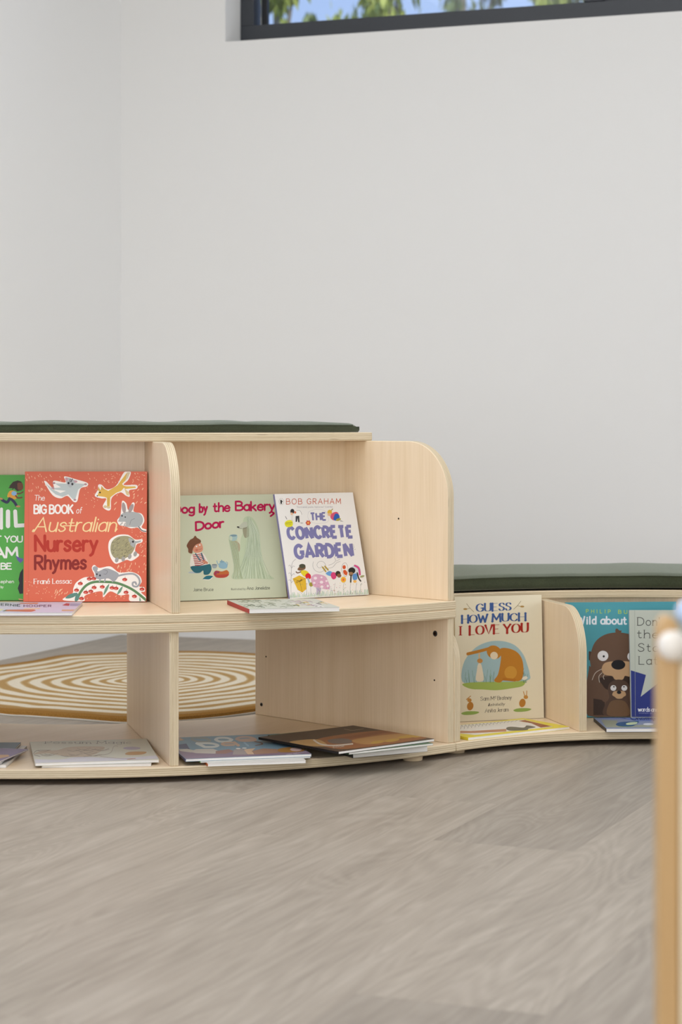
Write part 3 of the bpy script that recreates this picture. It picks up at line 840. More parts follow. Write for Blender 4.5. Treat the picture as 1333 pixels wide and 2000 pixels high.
def tree(label, u, v, y, r, h, seed, mat, nclump, nleaf):
    rnd = random.Random(seed)
    q = CAM + ray(u, v) * y
    root = thing('gum_tree', label, 'tree', (q.x, q.y, -.12), group='gum trees outside the window')
    top = q.z + .12
    tb = bmesh.new()
    cyl(tb, (0, 0, 0), (rnd.uniform(-.04, .04), 0, 1), .10, .03, top + h * .2, 10)
    lb = bmesh.new()
    for k in range(nclump):
        c = Vector((rnd.gauss(0, r * .55), rnd.gauss(0, r * .5), top + rnd.uniform(-h * .45, h * .5)))
        st = Vector((0, 0, max(1.0, c.z - rnd.uniform(.5, 1.1))))
        ax = c - st
        cyl(tb, st, ax, .022, .006, ax.length, 6)
        cr = rnd.uniform(.16, .30) * r * 1.6
        for _ in range(nleaf):
            p = c + Vector((rnd.gauss(0, cr * .5), rnd.gauss(0, cr * .5), rnd.gauss(-cr * .15, cr * .75)))
            dn = Vector((rnd.uniform(-.5, .5), rnd.uniform(-.5, .5), -1)).normalized(); sd = dn.cross(Vector((rnd.uniform(-1, 1), rnd.uniform(-1, 1), .1))).normalized()
            L = rnd.uniform(.07, .13); w = L * .16
            lb.faces.new([lb.verts.new(p), lb.verts.new(p + dn * L * .5 + sd * w), lb.verts.new(p + dn * L), lb.verts.new(p + dn * L * .5 - sd * w)])
    mkobj('trunk', tb, M_BARK, root, smooth=.8)
    mkobj('foliage', lb, mat, root)
tree('bushy gum tree seen at the window corner nearest the wall reveal', 545, 22, 13, .16, .8, 1, LEAF[0], 9, 120)
tree('thin gum sapling seen against open sky in the window', 602, 62, 15, .06, .34, 2, LEAF[1], 3, 60)
tree('broad gum tree with grey trunk seen mid window', 770, 14, 13, .24, .8, 3, LEAF[0], 11, 90)
tree('darker gum tree seen behind the window left of the mullion', 925, 22, 16, .20, .7, 4, LEAF[1], 9, 80)
tree('low gum sapling seen just above the sill mid window', 850, 60, 15, .14, .4, 6, LEAF[0], 6, 60)
tree('sparse gum tree seen left of the broad grey trunked one', 690, 66, 14, .22, .3, 7, LEAF[0], 6, 60)
tree('yellow green gum tree seen at the window mullion', 1075, 12, 14, .15, .9, 5, LEAF[0], 9, 110)

# ------------------------------------------------------------------ books: upper display shelf
exec_books = True
rnd = random.Random(21)

# green book behind the red one
r, A = stand((-118, 1172.5), (66, 1172.5), (-118, 927.5), ZMS, .012, '57AE4B', '4A9A40', 'green picture book with white capitals, partly behind the coral red book', True, 6)
A.view(0, 910, 6.9)
A.poly([(120, 280), (175, 215), (240, 195), (285, 210), (310, 250), (290, 330), (230, 340), (190, 300), (160, 330), (170, 300), (110, 300), (140, 275)], '3A2A22')
A.poly([(240, 230), (300, 235), (312, 300), (285, 325), (245, 320), (235, 280)], '7A4A32', True)
A.poly([(120, 350), (165, 330), (220, 350), (235, 400), (205, 450), (130, 425), (98, 415)], 'E7A93A', True)
A.line([(205, 390), (240, 430), (295, 425)], 20, '7A4A32'); A.line([(230, 375), (275, 370), (310, 350)], 18, '7A4A32')
A.ell(190, 370, 36, 30, '8EC0E6')
A.line([(130, 440), (95, 490), (30, 460)], 38, '2C3050'); A.line([(155, 450), (195, 490), (222, 535)], 36, '2C3050')
A.ell(15, 442, 24, 12, 'C98E62', .4); A.ell(245, 545, 30, 13, 'C98E62')
A.line([(-100, 840), (-100, 580)], 40, 'F4F4F0', False, ends=False); A.line([(-100, 580), (20, 838)], 44, 'F4F4F0', False); A.line([(20, 838), (20, 580)], 40, 'F4F4F0', False)
A.line([(108, 615), (108, 810)], 58, 'F4F4F0', False); A.line([(205, 612), (215, 808)], 52, 'F4F4F0', False); A.line([(215, 806), (330, 800)], 52, 'F4F4F0', False)
A.text('WHAT YOU', (-330, 1025), (300, 1025), 78, 17, 'F4F4F0', gap=.16)
A.text('I AM', (-170, 1235), (235, 1230), 130, 30, 'F4F4F0', gap=.12)
A.text('TO BE', (-200, 1392), (152, 1390), 78, 17, 'F4F4F0', gap=.14)
A.text('Stephen', (-60, 1578), (185, 1578), 42, 6, 'F4F4F0'); A.text('by', (10, 1645), (45, 1645), 30, 5, 'F4F4F0')
A.poly([(210, 1205), (255, 1235), (312, 1250), (312, 1275), (275, 1310), (235, 1270)], '6A62A8')
A.poly([(312, 1380), (270, 1440), (250, 1530), (262, 1580), (240, 1650), (265, 1725), (312, 1720)], '26222A')
A.ell(280, 1800, 34, 9, 'E0A07A', .2)
finish(r, A)

# coral red book
r, A = stand((46, 1175.4), (285.6, 1175), (46, 921), ZMS, .013, 'DE6C50', 'D0604A', 'coral red picture book with white edged animal stickers, standing against the upper shelf divider', True, 6)
CR, GY, OUT = 'FBF6EE', 'AFB3B2', '4A4A4C'
A.view(40, 910, 5.127)
sg = random.Random(5)
A.scatter(26, 40, 260, 70, 250, 'F6C9A2', 5, 16, 1.25, sg)
A.scatter(26, 250, 760, 66, 150, 'F6C9A2', 5, 9, .9, sg, [(400, 680, 95, 160)])
A.scatter(20, 640, 800, 200, 420, 'F6C9A2', 5, 6, .9, sg); A.scatter(26, 830, 1020, 66, 170, 'F6C9A2', 5, 6, .9, sg)
A.scatter(30, 930, 1260, 200, 460, 'F6C9A2', 6, 20, -.9, sg, [(1000, 1150, 330, 460)]); A.scatter(20, 1110, 1260, 66, 190, 'F6C9A2', 5, 9, .9, sg)
A.scatter(18, 1010, 1260, 600, 710, 'F6C9A2', 5, 7, .9, sg)
A.line([(80, 62), (80, 1380)], 3, 'CF5F49', False)
# gliding possum
A.poly([(240, 165), (262, 158), (340, 240), (330, 150), (450, 165), (440, 105), (560, 135), (670, 170), (665, 205), (600, 230), (570, 350), (530, 358), (470, 300), (400, 325), (320, 290)], CR, True)
A.poly([(255, 178), (300, 240), (350, 285), (420, 310), (480, 285), (520, 330), (548, 345), (560, 300), (580, 235), (640, 195), (650, 180), (560, 175), (450, 178), (345, 175), (405, 215), (330, 222), (360, 255), (320, 230)], 'C3CDCB')
A.poly([(325, 235), (455, 250), (400, 272)], CR)
for x, y in ((335, 172), (652, 184), (545, 340), (325, 220)): A.ell(x, y, 14, 10, 'B98F94')
A.poly([(455, 120), (500, 125), (560, 155), (530, 190), (498, 218), (465, 180)], 'B8BDBF', True)
A.ell(462, 132, 13, 18, 'C9A0A8', -.4); A.ell(553, 156, 18, 12, 'C9A0A8', .2)
A.ell(482, 172, 10, 12, '2E2E30'); A.ell(520, 182, 11, 12, '2E2E30'); A.line([(520, 130), (506, 160)], 8, '3A3A3C', False); A.line([(500, 130), (495, 158)], 6, '3A3A3C', False)
# dingo
A.poly([(1040, 62), (1105, 62), (1080, 140), (1035, 190), (1160, 190), (1165, 228), (1090, 245), (1095, 305), (1060, 300), (1000, 265), (915, 320), (905, 430), (870, 445), (825, 405), (860, 330), (810, 325), (745, 300), (775, 240), (780, 190), (815, 190), (870, 235), (960, 195)], CR, True)
A.poly([(1070, 64), (1095, 66), (1070, 130), (1018, 180), (1045, 210), (1010, 250), (960, 270), (900, 315), (880, 325), (840, 310), (770, 300), (790, 245), (830, 225), (880, 250), (970, 195)], 'E5B850')
A.poly([(1010, 190), (1060, 205), (1150, 205), (1158, 220), (1050, 232)], 'E5B850'); A.poly([(1040, 225), (1090, 265), (1085, 298), (1062, 290)], 'DFC795')
A.poly([(1070, 64), (1100, 64), (1078, 120), (1050, 148)], 'D9CBA8')
A.poly([(865, 310), (902, 300), (895, 420), (868, 418)], 'E5B850'); A.ell(850, 408, 18, 14, 'D8C49A'); A.ell(884, 416, 18, 12, 'D8C49A')
A.poly([(782, 205), (800, 245), (775, 250)], 'D9A648'); A.poly([(812, 200), (845, 240), (805, 240)], 'D9A648')
A.ell(797, 266, 8, 9, '3A2A20'); A.ell(770, 300, 7, 6, '2E2420'); A.line([(882, 318), (878, 400)], 2, OUT, False)
# bilby
A.poly([(1020, 350), (1060, 375), (1080, 440), (1120, 370), (1145, 380), (1135, 455), (1215, 480), (1242, 550), (1215, 615), (1268, 640), (1268, 665), (1215, 655), (1175, 618), (1110, 625), (1050, 605), (990, 590), (970, 545), (1000, 500), (1010, 430)], CR, True)
A.poly([(1010, 545), (1000, 500), (1050, 462), (1140, 462), (1205, 485), (1228, 545), (1195, 605), (1120, 612), (1060, 600), (1055, 565)], GY, True)
A.ell(1036, 420, 20, 55, 'A99A96', -.12); A.ell(1108, 425, 20, 48, 'A99A96', .42)
A.poly([(985, 550), (1005, 490), (1050, 470), (1085, 500), (1060, 550), (1015, 560)], GY, True)
A.ell(1018, 500, 8, 8, '2A2422'); A.ell(1050, 512, 7, 7, '2A2422'); A.ell(985, 552, 7, 5, 'C08A80')
A.line([(1020, 570), (1000, 592)], 14, 'BDB9B4'); A.line([(1050, 575), (1040, 598)], 14, 'BDB9B4'); A.ell(1080, 600, 34, 12, 'B9B6B2')
A.line([(1145, 528), (1110, 545), (1095, 590)], 2.5, OUT); A.line([(1185, 610), (1220, 648), (1268, 655)], 9, '4A4A48')
# lettering
A.text('The', (138, 345), (240, 345), 52, 5.5, CR, slant=.12, gap=.14); A.text('BIG BOOK', (138, 474), (525, 474), 82, 17, CR, gap=.2, space=.3, jig=.02); A.text('of', (560, 474), (612, 474), 60, 6, CR, slant=.15)
A.text('Australian', (135, 655), (950, 655), 138, 15, 'FADDA0', slant=.2, gap=.15, jig=.015, contrast=.25)
A.line([(135, 655), (122, 655), (132, 640)], 14, 'FADDA0'); A.line([(950, 655), (968, 632)], 11, 'FADDA0'); A.line([(430, 600), (560, 598)], 9, 'FADDA0', False)
A.view(40, 1040, 5.127)
A.text('Nursery', (150, 182), (768, 182), 148, 29, 'B82A14', gap=.2, jig=.015); A.text('Rhymes', (148, 366), (655, 362), 130, 25, '8A180E', gap=.2, jig=.02)
A.text('Fran\u00e9 Lessac', (136, 514), (512, 510), 48, 8, CR, contrast=.55, serif=.07, gap=.17)
# echidna
A.poly([(880, 140), (900, 70), (980, 25), (1080, 25), (1150, 70), (1220, 68), (1215, 100), (1165, 120), (1150, 190), (1190, 220), (1170, 250), (1110, 285), (1060, 275), (970, 312), (930, 295), (895, 230)], CR, True)
A.poly([(902, 150), (925, 80), (990, 40), (1080, 38), (1145, 80), (1150, 140), (1110, 215), (1040, 262), (960, 262), (915, 220)], 'A39E78', True)
A.poly([(1085, 55), (1150, 85), (1205, 80), (1200, 95), (1150, 115), (1140, 150), (1100, 120)], GY, True)
A.ell(1128, 92, 10, 11, '2A2422')
for x, y in ((965, 275), (1030, 265), (1095, 240), (1150, 215)): A.ell(x, y, 18, 26, 'A6A4A0', .2)
for k in range(90):
    x, y = sg.uniform(915, 1120), sg.uniform(55, 250)
    if ((x - 1025) / 115) ** 2 + ((y - 150) / 105) ** 2 < 1: A.line([(x, y), (x - 12, y + 10)], 3, ['6E6A52', 'C9C08A', '57533F'][k % 3], False, keep=k > 0)
A.scatter(24, 960, 1260, 300, 400, 'F6C9A2', 6, 17, 1.75, sg); A.scatter(22, 1190, 1262, 30, 250, 'F6C9A2', 5, 8, -.9, sg)
A.scatter(34, 45, 330, 480, 680, 'F6C9A2', 5, 5, .9, sg, [(130, 520, 440, 540)]); A.scatter(14, 330, 470, 570, 660, 'F6C9A2', 6, 20, -1.0, sg); A.scatter(20, 600, 1150, 610, 680, 'F6C9A2', 5, 8, -.9, sg)
# possum on flowering branch
A.poly([(430, 660), (520, 610), (530, 560), (560, 500), (640, 450), (740, 440), (715, 360), (740, 325), (790, 355), (900, 340), (990, 400), (1110, 395), (1190, 430), (1215, 490), (1190, 540), (1240, 550), (1245, 590), (1210, 600), (1262, 650), (1268, 688), (1100, 688), (1085, 620), (1000, 630), (900, 590), (830, 650), (815, 590), (700, 610), (640, 640), (640, 685), (540, 688), (440, 680)], CR, True)
A.line([(570, 670), (600, 600), (660, 530), (740, 496), (860, 495), (960, 505), (1060, 540), (1150, 590), (1262, 680)], 25, '5F8A5A')
A.poly([(450, 655), (500, 615), (570, 605), (545, 640), (490, 660)], '5C8C80', True); A.poly([(545, 686), (550, 640), (575, 612), (590, 650), (568, 686)], '5C8C80', True)
A.poly([(890, 515), (870, 580), (832, 628), (850, 560)], '6E9A80', True); A.poly([(1025, 540), (1005, 595), (968, 622), (990, 570)], '6E9A80', True); A.poly([(1195, 640), (1210, 686), (1190, 686)], '6E9A80')
for x, y in ((600, 512), (562, 578), (655, 600), (705, 590), (738, 552), (820, 545), (918, 555), (958, 560), (1058, 600), (1142, 640), (612, 662), (690, 465), (735, 462), (1045, 472), (1218, 568)):
    A.line([(x, y), (x + 6, y - 28)], 4, '4E7A4E', False); A.ell(x, y, 25, 17, 'C23A2A'); A.ell(x - 4, y + 6, 13, 7, 'E88070')
A.poly([(725, 350), (765, 345), (775, 390), (850, 360), (920, 375), (985, 420), (940, 490), (880, 460), (800, 470), (755, 455), (748, 410)], 'A3A6AB', True)
A.line([(960, 440), (1040, 420), (1130, 415), (1180, 450), (1195, 500), (1170, 540), (1130, 535), (1125, 505), (1150, 498), (1160, 518)], 18, 'A3A6AB')
A.ell(750, 362, 26, 24, 'A3A6AB'); A.ell(766, 418, 9, 9, '33363E'); A.ell(797, 430, 9, 10, '33363E'); A.line([(825, 370), (870, 385), (860, 415), (835, 415)], 2.5, OUT)
for x in (800, 850, 930): A.line([(x, 462), (x - 8, 492)], 14, 'A3A6AB', False)
finish(r, A)

# pale green book with a shaggy dog
r, A = stand((327, 1174.6), (561, 1166.0), (327, 968.5), ZMS, .006, 'D3D8BE', 'C5CBB0', 'pale green picture book with magenta title and shaggy dog, standing right of the upper divider', False, 15)
A.view(340, 960, 5.796)
MG = 'BE1250'
A.text('Dog', (-5, 250), (228, 238), 92, 22, MG, jig=.03, gap=.16); A.text('by', (290, 236), (375, 232), 92, 21, MG, jig=.03, gap=.22); A.text('the', (450, 228), (630, 222), 96, 20, MG, jig=.03, gap=.16)
A.text('Bakery', (700, 214), (1140, 212), 98, 21, MG, jig=.03, gap=.16); A.line([(1115, 235), (1130, 250), (1095, 278)], 21, MG)
A.text('Door', (250, 440), (560, 400), 92, 23, MG, jig=.03, gap=.14)
A.poly([(200, 905), (165, 915), (180, 925), (290, 925), (300, 905)], 'B9C4CC', True)
A.poly([(190, 850), (185, 780), (205, 715), (290, 690), (335, 705), (385, 790), (390, 830), (330, 835), (300, 860)], 'F2EDE4', True)
for i in range(7): A.line([(215 + i * 4, 720 + i * 19), (260 + i * 5, 715 + i * 20), (320 + i * 8, 705 + i * 17)], 9, 'B4242A')
A.line([(245, 705), (295, 780)], 14, '4C6F80', False); A.line([(310, 700), (335, 770)], 14, '4C6F80', False)
A.poly([(190, 850), (300, 840), (360, 830), (410, 825), (425, 880), (395, 935), (340, 940), (330, 895), (290, 920), (230, 915)], '2F6A78', True)
A.ell(355, 800, 34, 16, 'D28E74', .4); A.poly([(330, 985), (370, 955), (430, 955), (440, 975), (385, 1000), (335, 998)], '2A7284', True); A.line([(335, 995), (400, 998), (438, 970)], 7, 'F2F0EA')
A.poly([(205, 640), (230, 590), (300, 580), (325, 620), (325, 665), (290, 690), (235, 690)], 'DE9A7E', True)
A.poly([(145, 610), (180, 550), (215, 530), (240, 500), (262, 525), (300, 550), (300, 580), (245, 605), (215, 650), (205, 700), (165, 690), (160, 650)], '7C5038', True)
A.ell(255, 622, 9, 8, 'FFFFFF'); A.ell(292, 606, 8, 7, 'FFFFFF'); A.ell(257, 662, 16, 13, 'D07460'); A.line([(278, 655), (300, 655), (312, 645)], 3, '8A4A3A')
A.poly([(430, 825), (488, 828), (478, 865), (440, 866)], '9FAAB0', True); A.ell(459, 828, 29, 7, '7E8B94')
A.poly([(505, 840), (520, 805), (580, 800), (605, 830), (598, 865), (555, 875), (515, 862)], '93B7C8', True); A.line([(510, 830), (495, 815), (485, 785)], 10, '93B7C8'); A.line([(600, 845), (608, 810), (590, 795)], 6, '86A9BA'); A.ell(545, 795, 28, 10, '86A9BA'); A.ell(540, 780, 7, 7, '86A9BA')
A.poly([(450, 925), (530, 925), (620, 930), (600, 965), (545, 978), (475, 970)], 'B8493C', True); A.poly([(450, 920), (480, 895), (540, 905), (600, 890), (622, 930), (540, 940), (470, 940)], 'C26A38', True)
for x, y in ((475, 910), (500, 915), (470, 930)): A.ell(x, y, 15, 12, '9C3E5C')
A.poly([(660, 985), (690, 850), (640, 640), (620, 540), (635, 495), (700, 500), (720, 560), (750, 640), (755, 540), (785, 450), (785, 320), (830, 280), (890, 300), (940, 380), (970, 480), (985, 640), (1010, 780), (1050, 920), (1130, 990), (900, 985)], 'C3D0B0', True)
A.poly([(780, 420), (835, 390), (850, 500), (800, 520)], 'A09E84', True); A.poly([(650, 570), (700, 560), (745, 600), (740, 680), (690, 640)], 'B4A98C', True)
A.poly([(715, 405), (740, 388), (790, 345), (835, 350), (830, 395), (780, 412), (735, 415)], 'C3C7B4', True); A.ell(727, 403, 15, 8, '2E2A2A', .2); A.line([(730, 415), (790, 422), (830, 405)], 3, '6A6E60')
hr = random.Random(8)
for k in range(60):
    t = k / 59
    x0 = 830 + 110 * t + hr.uniform(-6, 6); x1 = 690 + 400 * t + hr.uniform(-20, 20)
    A.line([(825 + 60 * t, 292 + 40 * t * t), (x0 + 20 * t, 480), (800 + 190 * t, 720), (x1, 985)], 2.6, ['A3B596', 'DCE6D2', 'B4C4A4', '93A688', 'E2EAD8'][k % 5], keep=k > 0)
for k in range(26):
    t = k / 25
    A.line([(625 + 90 * t, 540 + 40 * t), (655 + 80 * t, 700), (680 + 70 * t, 850), (665 + 120 * t + hr.uniform(-10, 10), 985)], 2.6, ['8FA583', 'D6E2CB', 'A6B994', 'B9B488'][k % 4], keep=k > 0)
A.poly([(632, 495), (712, 490), (705, 550), (650, 555)], 'A9C4C2', True); A.ell(675, 500, 38, 11, '7C97A2'); A.ell(645, 530, 16, 26, 'C9D5C2')
A.text('Jaime Bruce', (220, 1128), (445, 1124), 34, 4.2, '5C5F52', gap=.2); A.text('Illustrated by', (648, 1116), (812, 1113), 22, 3, '7A7D6E', gap=.2); A.text('Ana Janelidze', (825, 1112), (1085, 1106), 34, 4.4, '5C5F52', gap=.2)
finish(r, A)

# white book leaning at an angle beside the end panel
r, A = stand((567, 1169.6), (721, 1161.3), (536, 965), ZMS, .006, 'EDEAE6', '8886B4', 'white picture book with lavender block lettering and small garden figures, beside the shelf end panel', False, 16)
A.view(530, 960, 6.665)
A.ell(133, 131, 31, 43, '8A7A6A', -.1); A.ell(133, 131, 28.5, 40.5, 'EDEAE6', -.1); A.poly([(118, 110), (135, 108), (140, 125), (150, 122), (152, 130), (138, 140), (142, 160), (122, 160)], '201C1C')
A.text('BOB', (198, 166), (400, 164), 70, 7.5, 'C8552E', gap=.36); A.text('GRAHAM', (468, 162), (905, 160), 68, 7.5, 'C8552E', gap=.36)
A.text('"Restrained, poetic, humorous" Guardian', (332, 212), (802, 208), 20, 2.2, '9A96A0', contrast=.4)
A.poly([(478, 300), (490, 262), (530, 245), (580, 232), (640, 235), (690, 245), (722, 280), (735, 320), (752, 360), (735, 395), (690, 410), (600, 418), (540, 405), (500, 380), (478, 340)], 'C9C5CC', True); A.poly([(481, 300), (493, 265), (532, 248), (580, 235), (640, 238), (688, 248), (719, 282), (732, 320), (749, 360), (732, 393), (690, 407), (600, 415), (540, 402), (503, 378), (481, 340)], 'EDEAE6', True)
LV = '7F7DAE'
up = (-.10, -1.0)
A.text('THE', (522, 376), (712, 370), 92, 24, LV, gap=.28, ends=False, up=up)
A.text('CONCRETE', (232, 615), (1060, 590), 140, 42, LV, gap=.34, ends=False, jig=.02, up=(-.14, -1.0))
A.text('GARDEN', (325, 865), (1060, 838), 158, 46, LV, gap=.32, ends=False, jig=.02, up=(-.14, -1.0))
A.poly([(300, 320), (320, 245), (365, 240), (395, 290), (355, 330)], 'F4F2EE', True); A.line([(330, 245), (375, 250), (400, 300)], 3, '4A4648'); A.line([(275, 300), (270, 370), (280, 380)], 8, 'D8D2CC')
A.poly([(318, 320), (365, 315), (370, 400), (352, 400), (345, 345), (335, 395), (318, 395)], '3C3C42'); A.ell(275, 258, 26, 32, '2C2A2C'); A.ell(268, 290, 16, 18, 'E9BE9E'); A.ell(312, 272, 14, 16, 'D8744E')
A.poly([(360, 405), (420, 408), (400, 416)], '8A8688')
A.poly([(175, 420), (195, 385), (240, 372), (275, 385), (282, 430), (260, 458), (200, 460)], 'E3DC2E', True); A.line([(205, 360), (185, 325)], 6, '3A3A30', False); A.line([(188, 412), (270, 404)], 5, '5A5A20', False)
for x in (195, 215, 235, 255): A.line([(x, 420), (x, 432)], 4, '5A5A20', False)
A.poly([(770, 330), (790, 285), (850, 265), (880, 300), (850, 370), (800, 370)], 'D85A78', True); A.poly([(810, 360), (835, 290), (880, 300), (890, 345), (850, 380)], '2E62B4', True); A.ell(762, 270, 30, 32, 'DDB43A'); A.ell(758, 300, 22, 20, 'E4B690'); A.line([(785, 245), (800, 228)], 10, '9A8A30'); A.ell(875, 365, 34, 16, 'A9A23E', -.3); A.poly([(900, 375), (945, 392), (900, 388)], '8A8688')
for k in range(6):
    a = k * PI / 3; A.ell(482 + 22 * math.cos(a), 408 + 22 * math.sin(a), 12, 12, 'D2553E', keep=k > 0)
A.ell(482, 408, 14, 14, 'F0B05A')
DK = '77727A'
A.line([(640 + (14 + 17 * t) * math.cos(t * 1.9), 965 + (14 + 17 * t) * math.sin(t * 1.9)) for t in [i * .25 for i in range(22)]], 3, DK)
A.line([(745, 960), (800, 940), (840, 900), (820, 855)], 3, DK); A.line([(850, 905), (895, 880)], 3, DK); A.line([(735, 1000), (800, 985), (850, 930), (900, 910)], 3, DK)
A.line([(1080, 700), (1050, 690), (1040, 720), (1065, 745), (1080, 720), (1062, 710)], 3, DK); A.line([(1080, 760), (1100, 750)], 3, DK)
A.poly([(345, 1005), (400, 955), (445, 970), (440, 1010), (390, 1030), (355, 1025)], '7C5A3E', True); A.ell(405, 970, 42, 28, '4A4A38'); A.poly([(380, 1040), (440, 1025), (490, 1060), (470, 1110), (420, 1100)], 'E2CE2C', True); A.line([(385, 1045), (345, 1060), (325, 1045)], 14, '7C5A3E')
A.poly([(445, 1090), (480, 1062), (515, 1090), (510, 1135), (460, 1135)], 'D6202E', True); A.line([(480, 1135), (500, 1195)], 22, '9FB8C6'); A.ell(520, 1210, 26, 28, 'A89A30')
A.poly([(280, 1135), (365, 1092), (450, 1130), (458, 1270), (405, 1315), (345, 1280)], 'DDB22C'); A.line([(280, 1135), (370, 1165), (450, 1132)], 3, '6A5418', False); A.line([(370, 1165), (405, 1312)], 3, '6A5418', False); A.text('Chalk', (325, 1195), (405, 1160), 26, 4, '5A4418')
A.poly([(518, 1120), (570, 1078), (650, 1085), (710, 1110), (745, 1180), (765, 1250), (730, 1275), (640, 1255), (560, 1240), (530, 1190)], 'D9A9C2', True)
for x, y, q in ((575, 1128, 22), (655, 1118, 14), (655, 1180, 22), (560, 1190, 16), (660, 1240, 20), (735, 1230, 18), (720, 1165, 15)): A.ell(x, y, q, q * .85, 'F0E2E8')
A.poly([(590, 1250), (650, 1255), (640, 1340), (590, 1345)], 'B7AAC2'); A.line([(605, 1270), (630, 1300), (600, 1330)], 3, '6A6484')
A.line([(670, 985), (710, 1040)], 20, 'B49A44'); A.line([(700, 975), (740, 1020)], 20, 'B49A44'); A.poly([(710, 1070), (760, 1035), (800, 1060), (770, 1100)], '6EA2D8', True); A.poly([(775, 1090), (800, 1050), (850, 1070), (840, 1130), (800, 1140)], 'D4437A', True); A.ell(870, 1070, 34, 36, '3A3028'); A.ell(885, 1095, 28, 26, '8A5A3E'); A.ell(940, 1148, 34, 38, 'F0B838'); A.ell(940, 1148, 15, 16, 'E86A4A')
A.poly([(915, 1000), (935, 940), (975, 930), (1000, 990), (990, 1080), (965, 1110), (935, 1070)], '6A6468', True); A.poly([(918, 1000), (937, 943), (973, 933), (997, 990), (987, 1078), (965, 1106), (937, 1068)], 'EDEAE6', True); A.ell(950, 985, 22, 26, 'D2582E'); A.ell(965, 1055, 24, 38, 'D2582E', -.5)
A.poly([(1040, 1000), (1080, 960), (1140, 970), (1170, 1040), (1150, 1090), (1080, 1060)], 'D2D6DC', True); A.line([(1090, 965), (1140, 1000), (1155, 1080)], 26, 'D2508A'); A.ell(1050, 1030, 46, 42, '2A2826'); A.ell(1040, 1075, 30, 28, 'A07A58'); A.poly([(1060, 1085), (1110, 1070), (1120, 1140), (1070, 1150)], '5E92CE', True); A.line([(1040, 1090), (1035, 1180)], 18, '3A3432'); A.line([(1120, 1060), (1140, 1130), (1165, 1165)], 18, '3A3432'); A.ell(1185, 1105, 30, 14, 'A0A070', -.3); A.ell(1090, 1170, 22, 18, 'F0B85A')
A.line([(260, 1390), (258, 1200), (265, 1000), (280, 920), (320, 880)], 3, DK)
for y in (960, 1060, 1150): A.line([(262, y + 30), (245, y), (225, y + 8)], 3, DK); A.line([(262, y + 40), (290, y + 10), (305, y + 20)], 3, DK)
for k in range(120):
    x = 250 + 1035 * k / 119; yb = 1382 - (x - 250) * .047
    A.line([(x, yb), (x + hr.uniform(-8, 8), yb - hr.uniform(14, 70))], hr.uniform(2, 5), ['A9CBA2', '8FBF9A', 'C9D8A8', '7FAE9A', 'B4CFC8'][k % 5], False, keep=k > 0)
for k in range(60):
    x = 280 + 980 * hr.random(); y = hr.uniform(1180, 1340); A.ell(x, y, 4, 4, ['C04A6A', 'E0C040', '5A8A5A', '8A6AA0'][k % 4], keep=k > 0, n=8)
for x in (465, 520, 830, 945, 1035, 1110, 1170): A.line([(x, 1340), (x - 6, 1260), (x + 4, 1190)], 2.5, DK)
for k in range(30): A.ell(220 + 280 * hr.random(), 640 + 300 * hr.random(), 14, 14, 'DCE4A8', n=10, keep=k > 0) if False else None
finish(r, A)

# glossy book lying in front, red spine
r, A = lay((487, 1189.5), (664, 1185.5), (405, 1173), ZMS, .0085, 'C9CBBE', 'B4222C', 'glossy grey green book with red spine, lying flat before the white book', False)
A.view(390, 1150, 4.597)
hr = random.Random(31)
for k in range(40):
    x = hr.uniform(330, 800); y = hr.uniform(95, 165); A.line([(x, y), (x + 30, y - 6), (x + 60, y + 4)], 4, ['7E8672', 'A9AE9C', '8F9678', '5E6656'][k % 4], keep=k > 0)
for k in range(26):
    x = hr.uniform(800, 1150); y = hr.uniform(110, 160); A.line([(x, y), (x + 26, y - 5), (x + 50, y + 4)], 5, ['B8A8B4', 'D0B04A', 'A08C9C', '6E7A5A', 'E4E2DC'][k % 5], keep=k > 0)
finish(r, A)

# lilac magazine lying on the left
r, A = lay((-160, 1197), (141, 1196), (-120, 1176.5), ZMS, .006, 'C9C0D2', 'B8AEC4', 'lilac picture book with dark lettering, lying flat before the green book', False)
A.view(0, 1165, 7.406)
A.text('VERNIE', (-60, 128), (290, 146), 30, 12, '3A3450', gap=.3, wy=.5); A.text('HOOPER', (345, 150), (740, 150), 28, 12, '4A3A5C', gap=.3, wy=.5)
A.poly([(80, 190), (500, 188), (520, 205), (450, 222), (60, 214)], 'C2705C'); A.poly([(30, 212), (90, 192), (100, 200), (60, 216)], '4A6A4A'); A.poly([(290, 95), (560, 88), (540, 110), (280, 108)], 'C98A72')
A.poly([(900, 128), (960, 98), (1010, 102), (1000, 136)], 'A8404A'); A.poly([(1015, 100), (1200, 100), (1170, 140), (1010, 136)], '9A96B0'); A.poly([(340, 172), (590, 168), (570, 182), (350, 186)], 'E2C49A'); A.poly([(900, 190), (1090, 188), (1060, 212), (890, 212)], 'CBA284')
A.poly([(-200, 180), (60, 182), (0, 212), (-200, 212)], 'D8D2A0')
finish(r, A)

# ------------------------------------------------------------------ books: lower shelf
# left bundle
r, A = lay((-130, 1493), (12, 1493.5), (-90, 1456), ZB, .006, 'D9D4CC', '7C4A50', 'white edged book lying under the purple picture book', False)
finish(r, A)
r, A = lay((-150, 1488), (3, 1488), (-95, 1450), ZB + .0063, .0045, '5E6E78', '7A6A3A', 'grey blue book in the middle of the pile under the purple one', False)
finish(r, A)
